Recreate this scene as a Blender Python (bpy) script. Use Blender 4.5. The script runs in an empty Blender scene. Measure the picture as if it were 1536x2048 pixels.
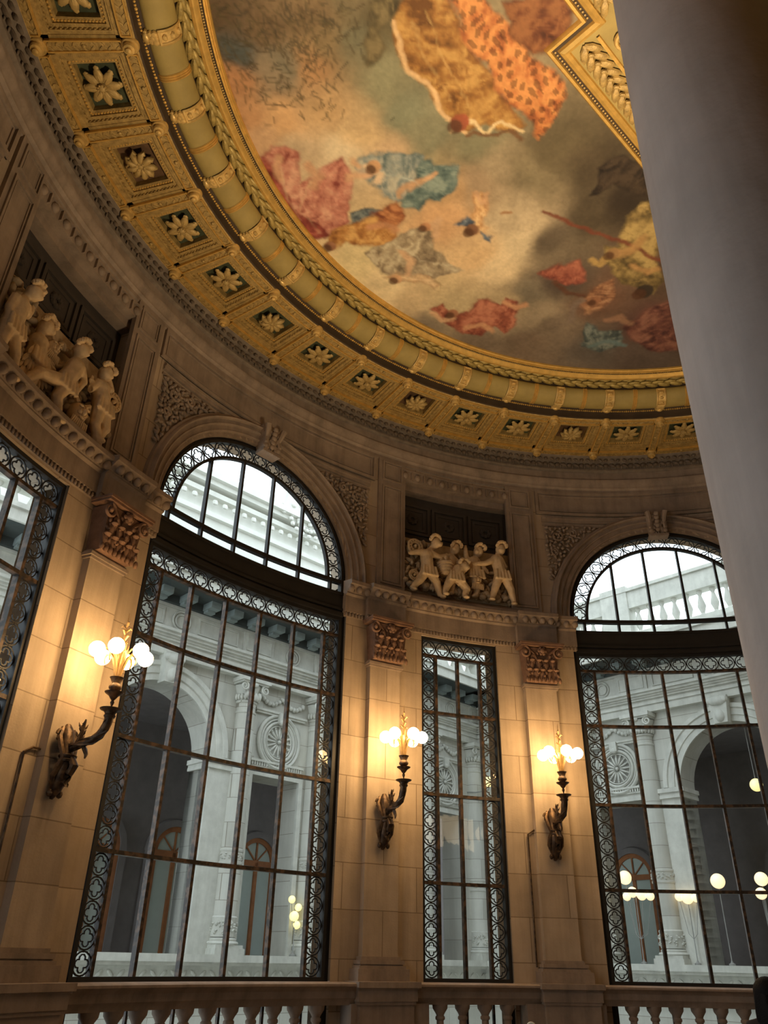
import bpy, bmesh, math, random
import numpy as np
from mathutils import Matrix, Vector
R_=math.radians
SC=bpy.context.scene; COL=SC.collection
random.seed(7); np.random.seed(7)
PI=math.pi; sin=math.sin; cos=math.cos
# ------------------------------------------------------------------ camera (eye level is z = 0, stair axis is the origin)
CAM=Vector((-3.902,-4.614,0.0))
FPX,PITCH,ROLL=1556.13,0.522255,0.02120
def make_camera():
    c=bpy.data.cameras.new('camera'); o=bpy.data.objects.new('camera',c); COL.objects.link(o)
    c.sensor_fit='VERTICAL'; c.sensor_height=36.0; c.sensor_width=27.0; c.lens=FPX/2048*36; c.clip_end=300; c.clip_start=.05
    F=Vector((0,cos(PITCH),sin(PITCH))); U=Vector((0,-sin(PITCH),cos(PITCH))); X=Vector((1,0,0))
    r=X*cos(ROLL)+U*sin(ROLL); u=-X*sin(ROLL)+U*cos(ROLL)
    m=Matrix((( r.x,u.x,-F.x,CAM.x),(r.y,u.y,-F.y,CAM.y),(r.z,u.z,-F.z,CAM.z),(0,0,0,1)))
    o.matrix_world=m; SC.camera=o
make_camera()
SC.view_settings.view_transform='Standard'; SC.view_settings.look='None'; SC.view_settings.gamma=1; SC.view_settings.use_curve_mapping=False
SC.view_settings.exposure=0.08
SC.cycles.use_denoising=True; SC.cycles.max_bounces=8; SC.cycles.transparent_max_bounces=16; SC.cycles.use_light_tree=True
SC.cycles.diffuse_bounces=5; SC.cycles.sample_clamp_indirect=6; SC.cycles.caustics_reflective=False; SC.cycles.caustics_refractive=False
# ------------------------------------------------------------------ daylight: an overcast sky over the courtyard
SKY=2.45
w=bpy.data.worlds.new('overcast_sky'); SC.world=w; w.use_nodes=True
bg=w.node_tree.nodes['Background']; bg.inputs[0].default_value=(.86,.94,1.0,1); bg.inputs[1].default_value=SKY
# ------------------------------------------------------------------ added fill lights without lamp bodies, for the ceiling and walls
AXAZ=-46.4                                     # direction the apse faces
def UN(u,n,z): 
    a=R_(AXAZ+90); b=R_(AXAZ)
    return Vector((u*sin(a)+n*sin(b),u*cos(a)+n*cos(b),z))
def lamp(name,loc,power,color,size,rot=None,spread=None):
    l=bpy.data.lights.new(name,'AREA' if rot is not None else 'POINT'); l.energy=power; l.color=color
    o=bpy.data.objects.new(name,l); COL.objects.link(o); o.location=loc
    if rot is not None:
        l.shape='DISK'; l.size=size; o.rotation_euler=rot
        if spread: l.spread=spread
    else: l.shadow_soft_size=size
    return o
WARM=(1.0,.76,.46)
lamp('ceiling_fill_light',UN(-1.0,1.0,.6),365,WARM,1.0,(PI,0,0),R_(105))
lamp('ceiling_fill_light',UN(-5.6,.3,3.2),72,WARM,.5,(PI,0,0),R_(85))
lamp('wall_fill_light',UN(3.5,-3.0,3.0),45,WARM,.4)
# ------------------------------------------------------------------ materials
def nt(name):
    m=bpy.data.materials.new(name); m.use_nodes=True; t=m.node_tree; return m,t,t.nodes['Principled BSDF']
def node(t,ty,**k):
    n=t.nodes.new(ty)
    for a,b in k.items():
        if a.startswith('i_'): n.inputs[a[2:].replace('_',' ')].default_value=b
        else: setattr(n,a,b)
    return n
def mixrgb(t,a,b,f,bt='MIX'):
    n=t.nodes.new('ShaderNodeMix'); n.data_type='RGBA'; n.blend_type=bt
    for s,v in ((n.inputs[6],a),(n.inputs[7],b),(n.inputs[0],f)):
        if hasattr(v,'links'): t.links.new(v,s)
        elif isinstance(v,(int,float)): s.default_value=v
        else: s.default_value=(*v,1) if len(v)==3 else v
    return n.outputs[2]
def ramp(t,src,stops):
    n=t.nodes.new('ShaderNodeValToRGB'); t.links.new(src,n.inputs[0]); e=n.color_ramp.elements
    while len(e)<len(stops): e.new(.5)
    for q,(p_,c) in zip(e,stops): q.position=p_; q.color=(c,c,c,1) if isinstance(c,(int,float)) else (*c,1)
    return n.outputs[0]
def surf(name,base,rough=.7,metal=0,var=.25,scale=3,bump=.1,bscale=40,spec=.3,streak=0,joints=None,dark=.55,worn=None):
    m,t,b=nt(name); L=t.links.new
    geo=t.nodes.new('ShaderNodeNewGeometry'); pos=geo.outputs['Position']
    no=node(t,'ShaderNodeTexNoise',i_Scale=scale,i_Detail=6,i_Roughness=.6); L(pos,no.inputs['Vector'])
    f=ramp(t,no.outputs[0],[(.3,0),(.75,1)])
    c=mixrgb(t,tuple(x*(1-var) for x in base),tuple(min(1,x*(1+var*.8)) for x in base),f)
    h=None
    if joints:
        w_,hh,kind=joints
        sx=node(t,'ShaderNodeSeparateXYZ'); L(pos,sx.inputs[0])
        if kind=='ring':
            at=node(t,'ShaderNodeMath',operation='ARCTAN2'); L(sx.outputs[0],at.inputs[0]); L(sx.outputs[1],at.inputs[1])
            mu=node(t,'ShaderNodeMath',operation='MULTIPLY'); L(at.outputs[0],mu.inputs[0]); mu.inputs[1].default_value=8.0; px=mu.outputs[0]
        else:
            a1=node(t,'ShaderNodeMath',operation='ADD'); L(sx.outputs[0],a1.inputs[0]); L(sx.outputs[1],a1.inputs[1]); px=a1.outputs[0]
        cx=node(t,'ShaderNodeCombineXYZ'); L(px,cx.inputs[0]); L(sx.outputs[2],cx.inputs[1])
        br=node(t,'ShaderNodeTexBrick',i_Scale=1.0); br.inputs['Brick Width'].default_value=w_; br.inputs['Row Height'].default_value=hh
        br.inputs['Mortar Size'].default_value=.007; br.inputs['Mortar Smooth'].default_value=.3
        br.inputs['Color1'].default_value=(1,1,1,1); br.inputs['Color2'].default_value=(.82,.8,.78,1); br.inputs['Mortar'].default_value=(.5,.46,.42,1)
        L(cx.outputs[0],br.inputs['Vector'])
        c=mixrgb(t,c,br.outputs['Color'],1.0,'MULTIPLY')
        h=br.outputs['Fac']
    if streak:
        mp=node(t,'ShaderNodeMapping'); mp.inputs['Scale'].default_value=(3.2,3.2,.22); L(pos,mp.inputs[0])
        n2=node(t,'ShaderNodeTexNoise',i_Scale=1.6,i_Detail=5,i_Roughness=.65); L(mp.outputs[0],n2.inputs['Vector'])
        f2=ramp(t,n2.outputs[0],[(.36,dark),(.56,1)])
        c=mixrgb(t,c,f2,streak,'MULTIPLY')
    if worn:
        n3=node(t,'ShaderNodeTexNoise',i_Scale=14,i_Detail=4); L(pos,n3.inputs['Vector'])
        c=mixrgb(t,c,worn,ramp(t,n3.outputs[0],[(.45,0),(.62,.8)]))
    L(c,b.inputs['Base Color']); b.inputs['Roughness'].default_value=rough; b.inputs['Metallic'].default_value=metal
    b.inputs['Specular IOR Level'].default_value=spec
    if bump:
        nb=node(t,'ShaderNodeTexNoise',i_Scale=bscale,i_Detail=3); L(pos,nb.inputs['Vector'])
        bp=node(t,'ShaderNodeBump',i_Strength=bump,i_Distance=.02); src=nb.outputs[0]
        if h is not None:
            mm=node(t,'ShaderNodeMath',operation='SUBTRACT'); L(src,mm.inputs[0]); L(h,mm.inputs[1]); src=mm.outputs[0]
        L(src,bp.inputs['Height']); L(bp.outputs[0],b.inputs['Normal'])
    return m
def glow(name,col,s):
    m,t,b=nt(name); b.inputs['Base Color'].default_value=(.8,.75,.65,1); b.inputs['Emission Color'].default_value=(*col,1); b.inputs['Emission Strength'].default_value=s; b.inputs['Roughness'].default_value=.3; return m
def glassmat(name,tint=(.93,.96,.95),refl=.06):
    m,t,b=nt(name); t.nodes.remove(b); L=t.links.new; o=t.nodes['Material Output']
    tr=t.nodes.new('ShaderNodeBsdfTransparent'); tr.inputs[0].default_value=(*tint,1)
    gl=t.nodes.new('ShaderNodeBsdfGlossy'); gl.inputs['Roughness'].default_value=.02
    geo=t.nodes.new('ShaderNodeNewGeometry'); n3=node(t,'ShaderNodeTexNoise',i_Scale=2.2,i_Detail=1); L(geo.outputs['Position'],n3.inputs['Vector'])
    bp=node(t,'ShaderNodeBump',i_Strength=.15,i_Distance=.05); L(n3.outputs[0],bp.inputs['Height']); L(bp.outputs[0],gl.inputs['Normal'])
    mx=t.nodes.new('ShaderNodeMixShader'); mx.inputs[0].default_value=refl; L(tr.outputs[0],mx.inputs[1]); L(gl.outputs[0],mx.inputs[2]); L(mx.outputs[0],o.inputs[0]); return m
MT={}
MT['stone']=surf('sandstone_ashlar',(.46,.365,.27),.75,var=.14,scale=2.2,joints=(1.15,.56,'ring'),streak=.4,dark=.55)
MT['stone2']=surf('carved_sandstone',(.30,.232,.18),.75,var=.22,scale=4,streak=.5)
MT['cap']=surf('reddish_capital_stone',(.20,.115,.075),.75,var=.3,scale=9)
MT['relief']=surf('lit_pale_relief_stone',(.64,.48,.29),.6,var=.25,scale=7,spec=.4)  # pale stone brightened further, lamp light put into the colour
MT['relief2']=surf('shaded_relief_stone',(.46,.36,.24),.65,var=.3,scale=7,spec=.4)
MT['acan']=surf('grey_brown_plaster',(.19,.15,.115),.8,var=.3,scale=8)
MT['dark_panel']=surf('shaded_coffer_plaster',(.06,.05,.043),.8,var=.2)  # shade of the recess put into this dark base
MT['gold']=surf('gilding',(.64,.42,.14),.38,metal=.35,var=.3,scale=12,bump=.15,bscale=60,spec=.5)
MT['gold2']=surf('aged_gilding',(.40,.265,.09),.5,metal=.15,var=.4,scale=16,bump=.3,bscale=70,spec=.4)
MT['gold3']=surf('bright_gilding',(.74,.45,.12),.3,metal=.5,var=.2,scale=10,bump=.05,spec=.5)
MT['petal']=surf('rosette_gilding',(.44,.30,.11),.5,metal=.15,var=.25,scale=20,bump=.15)
MT['olive']=surf('olive_painted_plaster',(.32,.235,.075),.6,var=.2,scale=3)
MT['garland']=surf('olive_gilt_leaves',(.36,.26,.08),.45,metal=.2,var=.4,scale=14,bump=.2,bscale=60)
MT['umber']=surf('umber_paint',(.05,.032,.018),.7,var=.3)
MT['green']=surf('dark_green_paint',(.055,.065,.035),.7,var=.3,scale=8)
MT['brown']=surf('red_brown_paint',(.11,.06,.03),.7,var=.3,scale=8)
MT['iron']=surf('dark_iron',(.030,.024,.020),.45,metal=.2,var=.3,scale=10,bump=.05,worn=(.12,.075,.05))
MT['black_iron']=surf('black_iron',(.018,.017,.017),.5,var=.3,bump=.05)
MT['bronze']=surf('dark_bronze',(.065,.042,.028),.42,metal=.55,var=.4,scale=15,bump=.2,worn=(.16,.10,.055))
MT['leafbronze']=surf('gilt_bronze',(.30,.19,.08),.4,metal=.5,var=.3,scale=15)
MT['globe']=glow('lit_opal_globe',(1.0,.63,.28),56)
MT['reflglobe']=glow('pale_reflected_globe',(1.0,.70,.36),1.15)  # glow stands in for pale lamp reflections in the glass
MT['yreflglobe']=glow('yellow_reflected_globe',(1.0,.80,.25),1.0)  # glow stands in for yellow lamp reflections in the glass
MT['glass']=glassmat('window_glass',(.90,.945,.955),.025)
MT['column']=surf('grey_stone_column',(.44,.365,.32),.7,var=.14,scale=1.6,bump=.25,bscale=14,streak=.35,dark=.7)
MT['facade']=surf('grey_facade_stone',(.60,.60,.54),.8,var=.10,scale=1.5,joints=(1.1,.5,'flat'),streak=.4,dark=.75)
MT['facade2']=surf('carved_facade_stone',(.60,.60,.54),.8,var=.14,scale=4,streak=.4,dark=.75)
MT['bracket']=surf('shaded_bracket_stone',(.22,.26,.25),.8,var=.2)
MT['stem']=surf('grey_added_stem',(.30,.30,.28),.6,var=.1)  # stems added to carry the reflected globes
MT['attic']=surf('pale_render',(.72,.72,.66),.8,var=.06,streak=.2,dark=.85)
MT['eave']=surf('shaded_grey_green_eave',(.055,.068,.066),.8,var=.2)  # dark base carries the shade under the eave
MT['wood']=surf('orange_wood',(.36,.14,.05),.45,var=.25,scale=5)
MT['pane']=surf('pale_door_glass',(.52,.60,.54),.15,var=.05,bump=0,spec=.5)
MT['gallery']=surf('gallery_plaster',(.21,.19,.18),.85,var=.15)
MT['floor']=surf('stone_floor',(.25,.2,.16),.4,var=.2)
MT['plaster']=surf('hall_plaster',(.33,.25,.18),.85,var=.1)
MT['ground']=surf('courtyard_paving',(.55,.54,.48),.9,var=.1)
MT['hair']=surf('black_hair',(.005,.004,.004),.6,var=.4,scale=30,bump=.3,bscale=90,spec=.08)
MT['skin']=surf('skin',(.45,.26,.17),.5,var=.05,bump=.02)
MT['coat']=surf('dark_cloth',(.03,.022,.022),.9,var=.2)
MT['ivory']=surf('pale_ivory_paint',(.75,.68,.52),.3,var=.05)
MT['olivepaint']=surf('olive_brass',(.30,.23,.08),.35,metal=.4)
# ------------------------------------------------------------------ mesh builder
RB=8.0
class M:
    def __init__(s): s.v=[]; s.f=[]
    def add(s,vs,fs):
        k=len(s.v); s.v.extend(vs); s.f.extend([tuple(i+k for i in f) for f in fs]); return s
    def box(s,x0,x1,y0,y1,z0,z1,nx=1):
        vs=[];fs=[]
        for i in range(nx+1):
            x=x0+(x1-x0)*i/nx; vs+=[(x,y0,z0),(x,y1,z0),(x,y1,z1),(x,y0,z1)]
        for i in range(nx):
            a=4*i;b=a+4
            for j in range(4): fs.append((a+j,a+(j+1)%4,b+(j+1)%4,b+j))
        fs+=[(3,2,1,0),(4*nx,4*nx+1,4*nx+2,4*nx+3)]
        return s.add(vs,fs)
    def tbox(s,c,dx0,dy0,z0,dx1,dy1,z1):   # tapered box
        x,y=c; vs=[(x-dx0,y-dy0,z0),(x+dx0,y-dy0,z0),(x+dx0,y+dy0,z0),(x-dx0,y+dy0,z0),(x-dx1,y-dy1,z1),(x+dx1,y-dy1,z1),(x+dx1,y+dy1,z1),(x-dx1,y+dy1,z1)]
        return s.add(vs,[(0,1,2,3),(7,6,5,4),(0,1,5,4),(1,2,6,5),(2,3,7,6),(3,0,4,7)])
    def sweep(s,path,prof,closed=False,capends=True):
        """path: list of (origin, axisA, axisB) ; prof: list of (a,b)"""
        n=len(prof); vs=[];fs=[]
        for o,A,B in path:
            for a,b in prof: vs.append((o[0]+A[0]*a+B[0]*b,o[1]+A[1]*a+B[1]*b,o[2]+A[2]*a+B[2]*b))
        m=len(path)
        for i in range(m if closed else m-1):
            p=i*n;q=((i+1)%m)*n
            for j in range(n-1): fs.append((p+j,p+j+1,q+j+1,q+j))
        return s.add(vs,fs)
    def tube(s,pts,rad,n=6,closed=False,cap=True,flat=1.0):
        P=[Vector(p) for p in pts]; m=len(P); vs=[];fs=[]
        if not hasattr(rad,'__len__'): rad=[rad]*m
        prev=None
        for i in range(m):
            if closed: d=P[(i+1)%m]-P[i-1]
            else: d=P[min(i+1,m-1)]-P[max(i-1,0)]
            d=d.normalized() if d.length>1e-9 else Vector((0,0,1))
            if prev is None:
                a=Vector((0,1,0)) if abs(d.y)<.9 else Vector((1,0,0)); x=d.cross(a).normalized()
            else: 
                x=prev-d*prev.dot(d); x=x.normalized() if x.length>1e-6 else d.orthogonal().normalized()
            prev=x; y=d.cross(x)
            for j in range(n):
                t=2*PI*(j+.5)/n; q=P[i]+(x*cos(t)+y*sin(t)*flat)*rad[i]; vs.append(tuple(q))
        for i in range(m if closed else m-1):
            p=i*n;q=((i+1)%m)*n
            for j in range(n): fs.append((p+j,p+(j+1)%n,q+(j+1)%n,q+j))
        if cap and not closed: fs+=[tuple(range(n)),tuple(range((m-1)*n,m*n))]
        return s.add(vs,fs)
    def ball(s,c,r,nu=8,nv=5,rot=None):
        if not hasattr(r,'__len__'): r=(r,r,r)
        vs=[(0,0,1)]
        for i in range(1,nv):
            t=PI*i/nv
            for j in range(nu): u=2*PI*j/nu; vs.append((sin(t)*cos(u),sin(t)*sin(u),cos(t)))
        vs.append((0,0,-1)); fs=[]
        for j in range(nu): fs.append((0,1+j,1+(j+1)%nu)); 
        for i in range(nv-2):
            for j in range(nu): a=1+i*nu; fs.append((a+j,a+nu+j,a+nu+(j+1)%nu,a+(j+1)%nu))
        e=len(vs)-1;a=1+(nv-2)*nu
        for j in range(nu): fs.append((e,a+(j+1)%nu,a+j))
        out=[]
        for x,y,z in vs:
            q=Vector((x*r[0],y*r[1],z*r[2]))
            if rot is not None: q=rot@q
            out.append((q.x+c[0],q.y+c[1],q.z+c[2]))
        return s.add(out,fs)
    def lathe(s,prof,c=(0,0,0),n=16,axis='z'):
        vs=[];fs=[];m=len(prof)
        for r,z in prof:
            for j in range(n):
                t=2*PI*j/n; x,y,h=r*cos(t),r*sin(t),z
                if axis=='y': x,y,h=x,z,y
                vs.append((c[0]+x,c[1]+y,c[2]+h))
        for i in range(m-1):
            for j in range(n): fs.append((i*n+j,i*n+(j+1)%n,(i+1)*n+(j+1)%n,(i+1)*n+j))
        fs+=[tuple(range(n)),tuple(range((m-1)*n,m*n))]
        return s.add(vs,fs)
    def cat(s,o): return s.add(o.v,o.f)
    def move(s,dx=0,dy=0,dz=0): s.v=[(x+dx,y+dy,z+dz) for x,y,z in s.v]; return s
    def bend(s,R=RB):
        a=np.array(s.v); t=a[:,0]/R; r=R+a[:,1]
        s.v=np.stack([r*np.sin(t),r*np.cos(t)-R,a[:,2]],1).tolist(); return s
def rx(a): return Matrix.Rotation(a,3,'X')
def ry(a): return Matrix.Rotation(a,3,'Y')
def rz(a): return Matrix.Rotation(a,3,'Z')
def tag(o,label=None,cat=None,group=None,kind=None,category=None):
    cat=cat or category
    if label: o['label']=label
    if cat: o['category']=cat
    if group: o['group']=group
    if kind: o['kind']=kind
    return o
def build(name,m,mat,parent=None,frame=None,smooth=40,merge=True,**k):
    me=bpy.data.meshes.new(name)
    b=bmesh.new()
    me.from_pydata([tuple(v) for v in m.v],[],m.f)
    b.from_mesh(me)
    if merge: bmesh.ops.remove_doubles(b,verts=b.verts,dist=.0004)
    bmesh.ops.recalc_face_normals(b,faces=b.faces)
    if smooth:
        for f in b.faces: f.smooth=True
    b.to_mesh(me); b.free()
    if smooth: me.set_sharp_from_angle(angle=R_(smooth))
    me.materials.append(MT[mat] if isinstance(mat,str) else mat)
    o=bpy.data.objects.new(name,me); COL.objects.link(o)
    if parent: o.parent=parent
    if frame: o.location=frame[0]; o.rotation_euler=(0,0,frame[1])
    return tag(o,**k)
def empty(name,frame=((0,0,0),0),parent=None,**k):
    o=bpy.data.objects.new(name,None); COL.objects.link(o); o.location=frame[0]; o.rotation_euler=(0,0,frame[1]); o.empty_display_size=.1
    if parent: o.parent=parent
    return tag(o,**k)
def kids(o): return [c for c in COL.objects if c.parent==o]
def dup(o,frame=None,parent=None,label=None):
    c=o.copy(); COL.objects.link(c)
    if parent: c.parent=parent
    if frame: c.location=frame[0]; c.rotation_euler=(0,0,frame[1])
    if label: c['label']=label
    for ch in kids(o): dup(ch,None,c)
    return c
def IF(phi,z=0,r=RB):                     # frame on the curved wall: x along the wall, y outward, z up
    a=R_(phi); return ((r*sin(a),r*cos(a),z),-a)
def ringpath(phi0,phi1,step=.9):
    n=max(2,int(round(abs(phi1-phi0)/step))+1); out=[]
    for i in range(n):
        a=R_(phi0+(phi1-phi0)*i/(n-1)); out.append(((0,0,0),(sin(a),cos(a),0),(0,0,1)))
    return out
def ring(name,prof,mat,phi0=-137,phi1=45,step=.9,parent=None,m=None,**k):
    q=m or M(); q.sweep(ringpath(phi0,phi1,step),prof); return build(name,q,mat,parent,**k)
def PR(phi,r,z): a=R_(phi); return (r*sin(a),r*cos(a),z)
# ================================================================== THE SETTING: curved wall, floor, hall, ceiling slab
ARCH=[AXAZ-54.4,AXAZ,AXAZ+54.4]; NARROW=[AXAZ-27.2,AXAZ+27.2,AXAZ+81.6]
HWA,HWN,SPR=1.703,.67,5.18
def wall(m,s0,s1,z0,z1,ops,d0,d1,ds):
    """ops: (centre, half width, bottom, top or spring, arched, through depth)"""
    cuts={s0,s1}
    n=int((s1-s0)/ds)
    cuts|={s0+(s1-s0)*i/n for i in range(n+1)}
    for c,h,zb,zt,ar,dp in ops:
        cuts|={c-h,c+h}
        if ar: cuts|={c-h*cos(PI*i/28) for i in range(29)}
    cuts=sorted(x for x in cuts if s0-1e-6<=x<=s1+1e-6)
    cc=[cuts[0]]
    for x in cuts[1:]:
        if x-cc[-1]>1e-4: cc.append(x)
    def top(o,x):
        c,h,zb,zt,ar,dp=o
        return zt+math.sqrt(max(0,h*h-(x-c)**2)) if ar else zt
    def quad(a,b,c,d): m.add([a,b,c,d],[(0,1,2,3)])
    for a,b in zip(cc,cc[1:]):
        mid=(a+b)/2; act=sorted([o for o in ops if abs(mid-o[0])<o[1]],key=lambda o:o[2])
        for d,through in ((d0,False),(d1,True)):
            za=zb_=z0
            for o in act:
                if through and o[5]<d1-1e-6: continue
                quad((a,d,za),(b,d,zb_),(b,d,o[2]),(a,d,o[2])); za=top(o,a); zb_=top(o,b)
            quad((a,d,za),(b,d,zb_),(b,d,z1),(a,d,z1))
        for o in act:
            e=o[5]
            quad((a,d0,o[2]),(b,d0,o[2]),(b,e,o[2]),(a,e,o[2])); quad((a,d0,top(o,a)),(b,d0,top(o,b)),(b,e,top(o,b)),(a,e,top(o,a)))
            if e<d1-1e-6: quad((a,e,o[2]),(b,e,o[2]),(b,e,top(o,b)),(a,e,top(o,a)))
    for c,h,zb,zt,ar,e in ops:
        for x in (c-h,c+h):
            if s0<x<s1: quad((x,d0,zb),(x,e,zb),(x,e,zt),(x,d0,zt))
    return m
def arc(phi): return R_(phi)*RB
ops=[]
HWO=1.755                                       # stone opening, a little wider than the iron frame
for c in ARCH: ops.append((arc(c),HWO,-1.28,SPR,True,.5))
for c in NARROW: ops+= [(arc(c),HWN,-1.28,4.58,False,.5),(arc(c),1.12,5.2,7.62,False,.28)]
marks=sorted([arc(-137),arc(45)]+[arc(c)+s*HWO for c in ARCH for s in (-1,1)]+[arc(c)+s*HWN for c in NARROW for s in (-1,1) if arc(c)+s*HWN<arc(45)])
for a,b in zip(marks,marks[1:]):
    m=wall(M(),a,b,-1.6,8.3,ops,0,.5,.11).bend().move(0,RB,0)
    over=any(abs((a+b)/2-o[0])<.05 for o in ops)
    build('wall_over_opening' if over else 'wall_pier',m,'stone',kind='structure')
# hall shell behind the camera, floor and roof slab
def poly_un(name,pts,z,mat,th=.2):
    vs=[tuple(UN(u,n,z)) for u,n in pts]+[tuple(UN(u,n,z+th)) for u,n in pts]; k=len(pts)
    return build(name,M().add(vs,[tuple(range(k)),tuple(range(k,2*k))]+[(i,(i+1)%k,(i+1)%k+k,i+k) for i in range(k)]),mat,smooth=0,kind='structure')
half=[(8.45*cos(PI*i/40),8.45*sin(PI*i/40)) for i in range(41)]
poly_un('floor',[(10.5,-9)]+[(10.5,-.02)]+[(8.46,0)]+half[1:-1]+[(-8.46,0),(-10.5,-.02),(-10.5,-9)],-1.8,'floor')
poly_un('ceiling',[(10.5,-9)]+[(10.5,-.02)]+[(8.46,0)]+half[1:-1]+[(-8.46,0),(-10.5,-.02),(-10.5,-9)],9.35,'olive')
def slab_un(name,u0,u1,n0,n1,z0,z1,mat):
    return poly_un(name,[(u0,n0),(u1,n0),(u1,n1),(u0,n1)],z0,mat,z1-z0)
slab_un('wall_back',-10.5,10.5,-9.3,-9,-1.8,9.5,'plaster')
slab_un('wall_left',-10.8,-10.5,-9,0,-1.8,9.5,'plaster')
slab_un('wall_right',10.5,10.8,-9,0,-1.8,9.5,'plaster')
slab_un('wall_left_return',-10.8,-8.0,0,.3,-1.8,9.5,'plaster')
slab_un('wall_right_return',8.0,10.8,0,.3,-1.8,9.5,'plaster')
# ------------------------------------------------------------------ mouldings that run round the wall
def capsweep(m,prof,phi0,phi1,step=.9):
    k=len(m.v); m.sweep(ringpath(phi0,phi1,step),prof); n=len(prof); e=len(m.v)
    m.f+= [tuple(range(k,k+n)),tuple(range(e-n,e))]; return m
RAIL=[(8.28,-.245),(7.70,-.245),(7.665,-.262),(7.665,-.285),(7.70,-.30),(7.735,-.34),(7.745,-.41),(7.775,-.44),(7.79,-.485),(8.28,-.485)]
tag(ring('trim_1',RAIL,'stone2',smooth=30),kind='structure')                                   # balustrade rail below the windows
ring('trim_2',[(8.02,-1.6),(7.68,-1.6),(7.68,-1.3),(7.72,-1.26),(7.72,-1.22),(8.02,-1.22)],'stone2',kind='structure')
def trim_upper():
    ring('trim_3',[(8.01,7.72),(7.97,7.74),(7.97,7.80),(7.93,7.83),(7.93,7.88),(7.89,7.93),(7.89,8.0),(7.95,8.02),(7.95,8.22),(8.2,8.22)],'stone2',kind='structure')
    m=M(); m.sweep(ringpath(-137,45),[(7.96,8.18),(7.90,8.215),(7.90,8.25),(7.925,8.27),(7.915,8.36),(7.86,8.44),(7.80,8.48),(7.79,8.53),(8.2,8.53)])
    i=0
    phi=-136
    while phi<45:                                  # carved acanthus leaves along the hollow
        a=R_(phi)
        for rr,zz,s in ((7.895,8.335,1),(7.845,8.42,.8)):
            rot=rz(-a)@rx(R_(-35))@ry(R_(18 if i%2 else -18)); m.ball(PR(phi,rr,zz),(.052*s,.03,.10*s),6,4,rot)
        m.ball(PR(phi+.42,7.90,8.30),(.018,.02,.05),5,3)
        phi+=.85;i+=1
    build('trim_4',m,'acan',kind='structure',smooth=50)
    m=M()
    for i in range(int(182/.45)): m.ball(PR(-137+.45*i,7.915,8.225),.016,5,3)
    build('trim_5',m,'acan',kind='structure')
trim_upper()
# impost entablature over every narrow bay
for n_,c in enumerate(NARROW):
    E_=empty('trim_%d'%(6+n_),kind='structure')
    m=M(); base=[(8.03,4.60),(7.965,4.60),(7.965,4.66),(7.94,4.67),(7.94,4.93),(7.90,4.955),(7.90,4.975),(7.80,5.075),(7.775,5.08),(7.775,5.135),(7.79,5.15),(8.03,5.20)]
    capsweep(m,base,c-15.05,c+15.05)
    for s in (-1,1):
        p=c+s*9.85; capsweep(m,[(r-.075 if r<8 else r,z+(.0 if 4.6<z<5.14 else .002)) for r,z in base],p-2.55,p+2.55,.6)
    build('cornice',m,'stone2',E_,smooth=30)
    m=M()
    n=27
    for i in range(n+1):
        ph=c-14.8+29.6*i/n
        off=-.075 if min(abs(ph-c-9.85),abs(ph-c+9.85))<2.5 else 0
        m.ball(PR(ph,7.845+off,5.02),(.056,.056,.064),8,5)
        if i<n: m.ball(PR(ph+14.8/n,7.87+off,5.015),(.012,.03,.055),5,3)
    build('egg_and_dart',m,'stone2',E_)
    m=M()
    n=72
    for i in range(n+1):
        ph=c-14.8+29.6*i/n; off=-.075 if min(abs(ph-c-9.85),abs(ph-c+9.85))<2.5 else 0
        m.ball(PR(ph,7.95+off,4.625),(.022,.022,.04),5,3)
    build('leaf_band',m,'stone2',E_)
    # recess over the narrow bay: egg moulding, coffers
    Q=empty('recess_panel',IF(c,5.2),label=None)
    Q['kind']='structure'
    m=M(); m.box(-1.12,1.12,-.06,.02,2.42,2.45,12); m.box(-1.12,1.12,-.03,.28,2.24,2.42,12); m.box(-1.12,1.12,.10,.28,2.12,2.24,12)
    for i in range(9): m.ball((-1.0+.25*i,-.04,2.33),(.058,.05,.07),8,5); m.box(-.885+.25*i,-.865+.25*i,-.07,-.03,2.26,2.41)
    build('egg_moulding',m.bend(),'stone2',Q)
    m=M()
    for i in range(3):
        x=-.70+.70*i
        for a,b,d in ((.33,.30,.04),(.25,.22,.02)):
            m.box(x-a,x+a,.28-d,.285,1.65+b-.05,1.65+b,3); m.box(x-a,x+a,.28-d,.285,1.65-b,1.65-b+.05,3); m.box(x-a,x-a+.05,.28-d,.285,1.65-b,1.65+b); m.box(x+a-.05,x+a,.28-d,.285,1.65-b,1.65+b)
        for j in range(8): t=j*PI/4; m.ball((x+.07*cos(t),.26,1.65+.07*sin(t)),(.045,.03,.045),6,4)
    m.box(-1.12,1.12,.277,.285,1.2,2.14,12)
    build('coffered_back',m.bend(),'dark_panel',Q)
    m=M(); m.add([(x,y,z) for x in (-1.12,1.12) for y,z in ((-.1,0.0),(-.1,.03),(.2,.24),(.28,.24),(.28,0))],[(0,5,6,1),(1,6,7,2),(2,7,8,3)])
    mm=M()
    for i in range(10):
        xa,xb=-1.12+2.24*i/10,-1.12+2.24*(i+1)/10
        mm.add([(xa,-.1,.0),(xb,-.1,.0),(xb,-.1,.03),(xa,-.1,.03),(xb,.2,.24),(xa,.2,.24),(xb,.28,.24),(xa,.28,.24)],[(0,1,2,3),(3,2,4,5),(5,4,6,7)])
    build('sloping_ledge',mm.bend(),'stone2',Q)
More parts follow.
